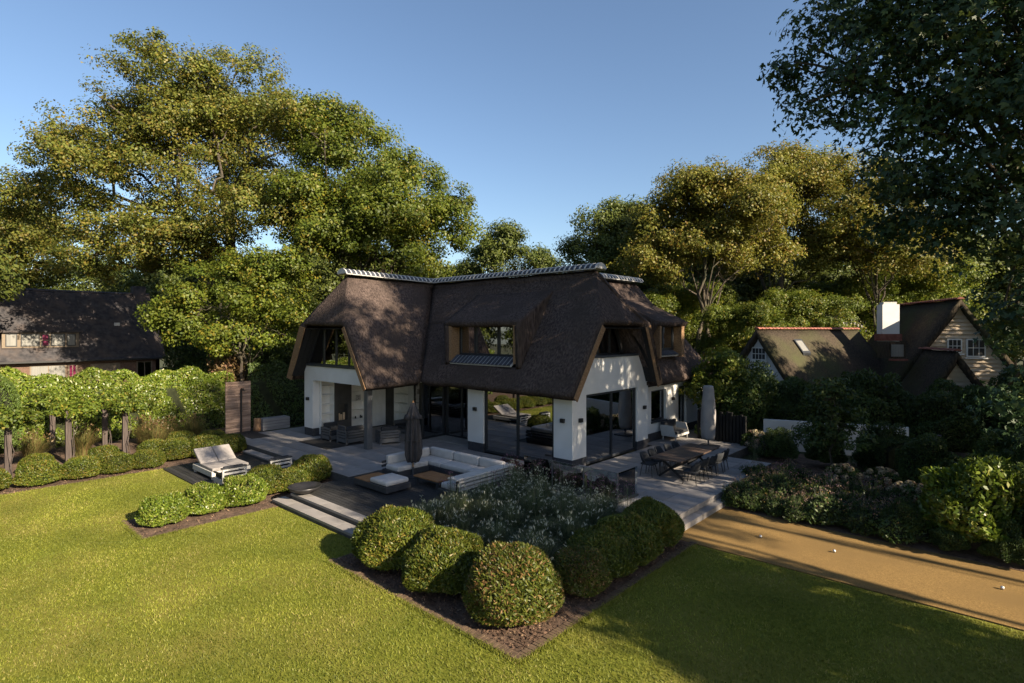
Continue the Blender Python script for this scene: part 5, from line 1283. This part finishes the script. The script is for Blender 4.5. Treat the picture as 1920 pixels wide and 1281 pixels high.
# ---------------------------------------------------------------- shrubs, hedges and borders
# clipped domes in the corner bed
DG = 'large clipped domes in the corner bed'
domeA = make_shrub('clipped_dome', 'largest clipped dome with rusty patches at the near corner of the bed', 'shrub', 51, 1.0, 1.0, 1.60, 24000, 0.10, 'yew_rust', group=DG, aspect=.34, dome=2.2, rough=.05, up=.55, jit=1.25)
domeB = make_shrub('clipped_dome', 'bright clipped dome second left of the near corner dome', 'shrub', 52, 0.95, 0.95, 1.50, 23000, 0.10, 'yew', group=DG, aspect=.30, dome=2.2, rough=.07, up=.9, jit=1.5)
domeA.location = (4.95, -8.80, GL); domeA.scale = (.95, .95, .83)
domeB.location = (1.15, -8.80, GL); domeB.scale = (1.02, 1.02, .82)
domeB['label'] = 'bright clipped dome at the left end of the bed, against the front steps'
for (x, y, s, r, src, lab) in ((2.98, -8.84, .93, 2.0, domeB, 'bright clipped dome between the steps dome and the rusty corner dome'), (5.28, -7.05, .66, 1.0, domeA, 'small half-lit clipped dome just right of the rusty corner dome'),
                          (5.15, -6.05, .78, 4.0, domeB, 'shaded clipped dome, second along the right edge of the bed'), (5.20, -4.95, .84, 3.1, domeB, 'shaded clipped dome, third along the right edge of the bed'), (5.12, -3.65, .86, 5.2, domeB, 'shaded clipped dome at the far end beside the gravel and steps')):
    copy_tree(src, (x, y, GL), r, (s, s, s * .84), label=lab, group=DG)
# smaller bushes of the strip bed and the left border
SG = 'low bushes along the strip bed'
bA = make_shrub('low_bush', 'low bush at the lawn end of the strip bed', 'shrub', 53, .62, .62, .80, 6500, 0.085, 'laurel', group=SG, aspect=.45, rough=.08, up=.6, jit=1.2)
bB = make_shrub('low_bush', 'dark rounded bush at the terrace end of the strip bed', 'shrub', 54, .70, .70, .95, 8500, 0.075, 'yew', group=SG, aspect=.35, rough=.06, up=.6, jit=1.2)
bA.location = (-6.0, -11.65, GL)
bB.location = (-7.05, -6.55, GL)
for x, y, s, r, src, lab in ((-6.2, -10.5, 1.05, 1, bA, 'second low bush from the lawn end of the strip bed'), (-6.15, -9.35, 1.12, 2, bA, 'yellowish low bush in the middle of the strip bed beside the steps'), (-6.75, -8.35, .98, 3, bB, 'dark low bush behind the fire bowl in the strip bed'),
                             (-6.4, -7.6, .8, 3.7, bB, 'dark low bush between fire bowl and end bush of the strip bed')):
    copy_tree(src, (x, y, GL), r, s, label=lab, group=SG)
LG = 'clipped bushes along the left border'
lab5 = ('at the left frame edge', 'second from the left frame edge', 'third from the left frame edge', 'fourth from the left frame edge', 'nearest the double daybed')
for i, (x, y, s) in enumerate(((-13.95, -14.75, .95), (-13.9, -13.35, .95), (-13.9, -12.1, .9), (-13.85, -11.0, .88), (-13.85, -9.95, .84))):
    copy_tree(bB, (x, y, GL), i * 1.3, (s, s, s * .92), label='clipped lawn-edge bush of the left border, ' + lab5[i], group=LG)
for i, (x, y, s) in enumerate(((-16.0, -13.1, .8), (-15.9, -11.0, .8), (-15.6, -9.3, .85), (-14.6, -8.7, .95), (-14.2, -7.6, 1.0), (-14.2, -6.6, .9), (-16.4, -7.9, .95), (-15.6, -6.9, .95))):
    copy_tree(bB, (x, y, GL), i * .9 + .4, s, label='clipped second-row bush of the left border, %s' % ('first from left', 'second from left', 'third from left', 'fourth from left', 'fifth from left', 'last before terrace', 'behind the fourth', 'behind the fifth')[i], group=LG)

for i, (x, y, s) in enumerate(((-13.95, -16.15, .95), (-13.9, -17.5, .92), (-13.95, -18.9, .95), (-15.7, -16.6, .9), (-15.8, -18.2, .9))):
    copy_tree(bB, (x, y, GL), i * 1.7, (s, s, s * .92), label='clipped left border bush beyond the left frame edge, ' + ('first', 'second', 'third', 'fourth', 'fifth')[i], group=LG)

# laurel hedge along the left boundary
def hedge(name, label, x0, y0, x1, y1, th, h0, h1, n, ls, leafm, seed, wav=.18, spikes=True, aspect=.4):
    rng = np.random.default_rng(seed); t = thing(name, label, 'hedge', ((x0 + x1) / 2, (y0 + y1) / 2, GL))
    L = math.hypot(x1 - x0, y1 - y0); dx, dy = (x1 - x0) / L, (y1 - y0) / L; nx_, ny_ = -dy, dx
    u = rng.uniform(0, 1, n); side = rng.choice(3, n, p=(.42, .2, .38)); H = h0 + (h1 - h0) * u + wav * np.sin(u * L * 1.7) + wav * .7 * np.sin(u * L * 4.1 + 1)
    v = np.where(side == 0, -1.0, np.where(side == 1, 1.0, rng.uniform(-1, 1, n))); z = np.where(side == 2, 1.0, rng.uniform(0, 1, n) ** .8)
    bul = 1 + .14 * np.sin(u * L * 2.3 + z * 5) + .10 * np.sin(u * L * 6 + z * 9)
    s = v * th / 2 * bul * (1 - .25 * z ** 3) * (1 - np.abs(rng.normal(0, .07, n))); zz_ = z * H * (1 - np.abs(rng.normal(0, .03, n)))
    P = np.stack([x0 + dx * u * L + nx_ * s, y0 + dy * u * L + ny_ * s, GL + zz_ + (rng.uniform(0, .28, n) * (side == 2) if spikes else 0)], 1)
    T_ = np.stack([nx_ * v * .7, ny_ * v * .7, np.full(n, .9)], 1) + rng.normal(size=(n, 3)) * .5
    Nn = np.stack([nx_ * v, ny_ * v, np.full(n, .5)], 1) + rng.normal(size=(n, 3)) * .7
    V, F, r = leaves(rng, P, Nn, ls, aspect, T=T_); obj('foliage', np_mesh('foliage', V, F, r), leafm, t)
    mb = MB(); m = 24; vs = []; fs = []
    for i in range(m + 1):
        uu = i / m; hh = (h0 + (h1 - h0) * uu + wav * math.sin(uu * L * 1.7)) * .93
        for s_, z_ in ((-.40, 0), (-.40, .8), (-.2, .97), (.2, .97), (.40, .8), (.40, 0)): vs.append((x0 + dx * uu * L + nx_ * s_ * th, y0 + dy * uu * L + ny_ * s_ * th, GL + z_ * hh))
    for i in range(m):
        for k in range(5): fs.append((i * 6 + k, i * 6 + k + 1, i * 6 + k + 7, i * 6 + k + 6))
    fs += [tuple(range(6)), tuple(range(m * 6 + 5, m * 6 - 1, -1))]
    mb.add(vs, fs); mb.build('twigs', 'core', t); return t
hedge('laurel_hedge', 'tall bright laurel hedge along the left garden boundary', -22.6, -18, -22.0, -3.6, 1.7, 3.45, 2.95, 46000, .15, 'laurel', 61)
hedge('lawn_hedge', 'hedge across the lawn left of the frame, mirrored in the large window', -34, -24.5, 2, -26.5, 1.6, 2.6, 2.4, 16000, .24, 'laurel', 65)
hedge('dark_hedge', 'dark clipped box hedge beyond the flower border', 7.9, 9.9, 9.2, 8.3, 1.6, 1.45, 1.4, 9000, .08, 'shrub', 62, .04, False)
hedge('boundary_hedge', 'dark tall mixed hedge in front of the neighbouring cottage', 2.2, 14.0, 11.5, 17.2, 2.0, 2.5, 2.5, 26000, .15, 'shrub', 63, .35)
hedge('rear_hedge', 'dark hedge behind the shower, left of the villa', -20.5, -3.2, -18.2, 3.5, 2.0, 3.2, 3.6, 12000, .16, 'shrub', 64, .25)

# loose shrubs
big = make_shrub('garden_shrub', 'x', 'shrub', 71, 1.6, 1.6, 3.4, 15000, .15, 'shrub', group='loose garden shrubs', aspect=.45, dome=2.0, rough=.16, up=.5, clumps=34, jit=2.2, core=.72)
SH = [(-24.5, -16.5, 1.5, 'dark evergreen shrub at the far left edge in front of the tiled house'), (-19.8, 4.5, 1.5, 'dark tall shrub directly left of the villa gable'), (-20.8, 1.0, 1.45, 'dark tall shrub behind the shower screen'), (-22.6, -1.2, 1.3, 'dark shrub between hedge end and shower'), (-25, 2.5, 1.7, 'large dark shrub under the bright lower tree'),
      (1.9, 11.6, 1.15, 'leafy shrub behind the post screen'), (4.6, 12.9, .95, 'dark shrub behind the low white wall, left part'), (6.9, 14.6, 1.0, 'dark shrub behind the low white wall, right part'), (9.6, 14.6, .85, 'dark shrub beside the driveway near the gate'),
      (12.2, 17.4, .95, 'dark shrub in front of the right weatherboard gable'), (4.7, 8.6, .42, 'dark rounded shrub left of the slender border tree'), (6.5, 8.4, .45, 'dark shrub behind the slender border tree'), (12.6, 16.8, 1.2, 'dark weeping shrub at the right edge behind the driveway'),
      (8.4, 8.9, .55, 'low dark shrub at the left end of the box hedge'), (10.0, 6.6, .62, 'dark shrub behind the sunlit laurel'), (12.2, 5.2, .7, 'dark shrub at the right frame edge beside the sunlit laurel'), (13.0, 1.6, .75, 'dark shrub at the right frame edge by the gravel'), (10.0, .98, .30, 'low dark shrub at the gravel edge left of the sunlit laurel'), (11.0, .80, .27, 'low dark shrub at the gravel edge under the sunlit laurel'), (12.1, .72, .30, 'low dark shrub at the gravel edge right of the sunlit laurel'), (-33, -1.5, 1.5, 'dark shrub right of the tiled house, nearer one'), (-37, 3.0, 1.7, 'dark shrub right of the tiled house, farther one'), (-41, 6.0, 1.9, 'dark shrub farthest behind, right of the tiled house'), (-30, 6.5, 1.8, 'large dark shrub behind the lower bright tree, near the villa')]
for i, (x, y, s, lab) in enumerate(SH):
    o = big if i == 0 else copy_tree(big); o.location = (x, y, GL); o.rotation_euler = (0, 0, i * 1.1); o.scale = (s, s, s * (1.0 if i % 2 else .9)); o['label'] = lab
lb = make_shrub('laurel_bush', 'sunlit yellow-green laurel bush at the right end of the flower border', 'shrub', 72, 1.15, 1.15, 2.25, 7500, .16, 'laurel', aspect=.42, dome=2.1, rough=.14, up=.7, clumps=26, jit=2.2, core=.70)
lb.location = (11.45, 1.40, GL)
tp = make_shrub('conifer_column', 'smooth pale green rounded conifer at the left edge before the hedge', 'shrub', 73, 1.25, 1.25, 3.75, 14000, .11, 'conifer', aspect=.25, dome=2.5, rough=.02, up=.8, jit=.7)
tp.location = (-20.9, -14.2, GL)
rs = make_shrub('rusty_shrub', 'rust-brown leaved shrub above the hedge near the shower', 'shrub', 74, 1.3, 1.3, 4.3, 3800, .16, 'rusty', aspect=.5, dome=2.0, rough=.2, clumps=24, jit=2.5, core=.5, z0=1.2)
rs.location = (-22.6, -3.3, GL)
bt = make_tree('small_border_tree', 'slender dark green tree rising from the flower border', (0, 0, 0), [(0, 0, 2.6, .95, .95, 1.1), (.3, .2, 1.9, .95, .95, .8), (-.4, -.1, 1.7, .8, .8, .7), (.1, -.3, 3.3, .6, .6, .6)], 75, 150, 34, .34, .13, 'shrub', 3.2, .05, nbr=10, group='small garden trees')
bt.location = (7.3, 5.6, GL)
t2 = make_tree('small_garden_tree', 'light green small tree covering the end of the back wing', (0, 0, 0), [(0, 0, 3.2, 1.3, 1.3, 1.2), (.5, .5, 2.3, 1.2, 1.2, .9), (-.6, -.4, 2.4, 1.1, 1.1, .9), (.2, -.3, 4.1, .8, .8, .7)], 76, 190, 40, .42, .16, 'maple', 3.6, .06, nbr=12, group='small garden trees')
t2.location = (1.25, 10.9, GL)
# espaliered climbers on the border posts
for i, (x, y, z, lab) in enumerate(((-15.5, -13.95, 2.1, 'leafy climber on the far left border post'), (-16.7, -11.95, 2.15, 'leafy climber on the border post with forked stem'), (-17.6, -9.75, 1.95, 'leafy climber on the post nearest the fountain grass'), (-20.3, -12.0, 2.2, 'leafy climber on the left back-row post'), (-19.4, -10.0, 2.2, 'leafy climber on the right back-row post'))):
    t = thing('climber', lab, 'climber', (x, y, GL), 'climbers on the border posts'); rng = np.random.default_rng(80 + i)
    Cc, P, Nn, tone = crown_pts(rng, [(x, y, GL + z + .25, .85, .85, .38), (x + .2, y + .5, GL + z + .1, .6, .6, .3)], 46, 46, .24, -1.0, .5)
    V, F, r = leaves(rng, P, Nn, .12, .6, droop=.3); obj('foliage', np_mesh('foliage', V, F, r), 'vine', t)
    mb = MB(); 
    for k in range(2): branch(mb, rng, (x + .14, y + rng.uniform(-.1, .1), GL), (x + rng.uniform(0, .2), y + rng.uniform(-.2, .2), GL + z), .016, .008, 5, .15, 5)
    mb.build('stem', 'post', t)

# fountain grasses in the corner bed and the left border
FG = 'fountain grass clumps'
ga = make_tuft('fountain_grass', 'x', 'grass plant', 91, 1300, .95, .62, 'reed', .013, 30, 'plume', .085, FG, arch=.85, phead=.03, pz=(.8, 1.2), pasp=.28)
gb_ = make_tuft('fountain_grass', 'x', 'grass plant', 92, 1200, 1.1, .66, 'reed', .013, 60, 'plume', .055, FG, arch=.65, phead=.018, pz=(.8, 1.25), pasp=.34)
rg_ = random.Random(9); k = 0
SP = [(.9, -7.0), (1.9, -7.25), (2.9, -7.2), (3.85, -7.0), (.7, -6.1), (1.6, -6.2), (2.6, -6.15), (3.5, -6.0), (4.2, -5.9), (.6, -5.1), (1.5, -5.1), (2.4, -5.0), (3.3, -4.9), (4.1, -4.8), (.8, -4.1), (1.8, -4.0), (2.8, -3.9), (3.8, -3.8), (.5, -7.6), (.35, -3.4), (4.35, -7.3)]
rows = {}
for i, (x, y) in enumerate(SP):
    src = ga if (y < -5.6) else gb_
    lab = 'green fountain grass clump in the corner bed, %s, %s' % (('row nearest the bright domes' if y < -6.7 else 'second row from the bright domes' if y < -5.6 else 'third row, with white plumes' if y < -4.5 else 'back row below the glass balustrade'),
        ('near the deck' if x < 1.0 else 'left of centre' if x < 2.0 else 'centre' if x < 3.05 else 'right of centre' if x < 3.95 else 'by the shaded domes'))
    rows[lab] = rows.get(lab, 0) + 1
    if rows[lab] > 1: lab += ', smaller one'
    o = src if src['label'] == 'x' else copy_tree(src)
    o.location = (x + rg_.uniform(-.12, .12), y + rg_.uniform(-.12, .12), GL); o.rotation_euler = (0, 0, rg_.uniform(0, 6.28)); s = rg_.uniform(.88, 1.12); o.scale = (s, s, s); o['label'] = lab
tw = make_tuft('tawny_grass', 'x', 'grass plant', 93, 900, 1.25, .75, 'reed_w', .015, 50, 'rusty', .09, 'tawny grasses in the left border', arch=.8, phead=.05)
for i, (x, y, lab) in enumerate(((-17.2, -8.7, 'tawny feathery grass clump left of the shower, nearest the lawn'), (-18.2, -7.9, 'tawny feathery grass clump in front of the hedge end'), (-18.0, -6.9, 'tawny feathery grass clump beside the shower deck'), (-19.4, -8.6, 'tawny feathery grass clump deepest against the hedge'), (-18.4, -12.9, 'tawny feathery grass clump between the left posts'), (-18.6, -11.2, 'tawny feathery grass clump behind the forked stem post'))):
    o = tw if i == 0 else copy_tree(tw); o.location = (x, y, GL); o.rotation_euler = (0, 0, i * 1.4); o['label'] = lab
# (flower heads are too small to pick apart singly)
# verbena: tall thin stalks with purple heads
vb = make_tuft('verbena', 'x', 'flower', 94, 60, .6, .5, 'reed', .012, 46, 'verbena', .035, 'tall purple verbena', arch=.5, phead=.03, pz=(1.35, 2.25))
VB = [(-.15, -3.35, 'purple verbena in front of the lounge sofa arm'), (.55, -2.75, 'purple verbena in front of the left balustrade pane'), (1.5, -2.65, 'purple verbena in front of the middle balustrade pane'), (2.6, -2.7, 'purple verbena in front of the right balustrade pane'), (3.5, -2.9, 'purple verbena at the balustrade corner'),
      (-.4, -5.6, 'purple verbena at the deck edge before the coffee table'), (.3, -4.4, 'purple verbena between sofa arm and fountain grass'), (4.1, -3.0, 'purple verbena on the paving edge near the shaded domes'), (6.4, 3.2, 'purple verbena in the border nearest the dining table'), (7.8, 2.9, 'purple verbena in the middle of the right border'), (9.0, 3.2, 'purple verbena in the border left of the sunlit laurel'), (4.1, 7.2, 'purple verbena behind the dining table end')]
for i, (x, y, lab) in enumerate(VB):
    o = vb if i == 0 else copy_tree(vb); o.location = (x, y, GL if i not in (3,) else GL); o.rotation_euler = (0, 0, i * 2.1); o.scale = (1, 1, 1.0 if i < 8 else .85); o['label'] = lab
# purple-leaved plants inside the light well
pp = make_shrub('purple_plant', 'x', 'shrub', 95, .5, .42, .55, 1500, .085, 'heuchera', group='purple plants in the light well', aspect=.7, rough=.15, jit=2.0)
pf = make_tuft('x', 'x', 'x', 96, 10, .5, .42, 'reed', .01, 40, 'verbena', .04, None, phead=.04, pz=(1.1, 1.7))
for c in children(pf):
    c.parent = pp
bpy.data.objects.remove(pf)
for i, (x, lab) in enumerate(((-1.6, 'purple-leaved plant at the left end of the light well'), (-.6, 'purple-leaved plant second from the left in the light well'), (.4, 'purple-leaved plant in the middle of the light well'), (1.4, 'purple-leaved plant behind the middle pane'), (2.5, 'purple-leaved plant behind the right pane at the well corner'))):
    o = pp if i == 0 else copy_tree(pp); o.location = (x, -1.75, -.10); o.rotation_euler = (0, 0, i * 1.3); o['label'] = lab
# flower border right of the path
pr = make_shrub('perennial', 'x', 'flower', 97, .55, .55, .62, 2200, .085, 'shrub', group='flowering perennials in the right border', aspect=.4, rough=.2, jit=2.5, up=.9)
pq = make_tuft('x', 'x', 'x', 98, 200, .7, .55, 'reed', .012, 42, 'pinkflower', .04, None, phead=.035, pz=(.8, 1.25))
for c in children(pq): c.parent = pr
bpy.data.objects.remove(pq)
PR = []
for r_, (y, x0, x1, n) in enumerate(((1.05, 5.9, 9.9, 6), (2.0, 5.9, 9.8, 6), (3.1, 5.7, 9.4, 5), (4.2, 5.3, 8.4, 4))):
    for i in range(n): PR.append((x0 + (x1 - x0) * i / (n - 1), y, r_, i, n))
for j, (x, y, r_, i, n) in enumerate(PR):
    lab = 'flowering perennial clump in the right border, %s row from the gravel, %s from the steps' % (('first', 'second', 'third', 'fourth')[r_], ('first', 'second', 'third', 'fourth', 'fifth', 'sixth')[i])
    o = pr if j == 0 else copy_tree(pr); s = rg_.uniform(.85, 1.25); o.location = (x + rg_.uniform(-.15, .15), y + rg_.uniform(-.15, .15), GL); o.rotation_euler = (0, 0, rg_.uniform(0, 6.28)); o.scale = (s, s, s * rg_.uniform(.9, 1.2)); o['label'] = lab
# hydrangeas by the post screen
hy = make_shrub('hydrangea', 'x', 'shrub', 99, .6, .6, .95, 2200, .11, 'shrub', group='hydrangeas by the post screen', aspect=.6, rough=.12, jit=2)
rng = np.random.default_rng(5); parts = []
for d in sph(rng, 26, .0):
    c = np.array([d[0] * .58, d[1] * .58, .45 + d[2] * .52]); P = c + unit(rng.normal(size=(60, 3))) * .10; parts.append(leaves(rng, P, P - c, .06, .9))
V, F, r = join(parts); obj('flower_heads', np_mesh('flower_heads', V, F, r), 'hydrangea', hy)
for c in children(hy): c.matrix_parent_inverse = Matrix.Identity(4)
for i, (x, y, lab) in enumerate(((3.45, 9.3, 'pale hydrangea just right of the post screen'), (4.1, 8.8, 'pale hydrangea between post screen and low white wall'), (8.95, 4.9, 'pale hydrangea at the back of the right border'), (7.9, 4.6, 'pale hydrangea beside the slender border tree'), (9.9, 3.4, 'pale hydrangea left of the sunlit laurel bush'), (1.1, 9.75, 'white flowering plant behind the garden settee'))):
    o = hy if i == 0 else copy_tree(hy); o.location = (x, y, GL if i < 5 else 0); o.rotation_euler = (0, 0, i); o['label'] = lab

for o in list(bpy.data.objects):
    if o.name.split('.')[0] in ('flower_heads', 'stalks', 'blades') and o.parent: o['kind'] = 'stuff'
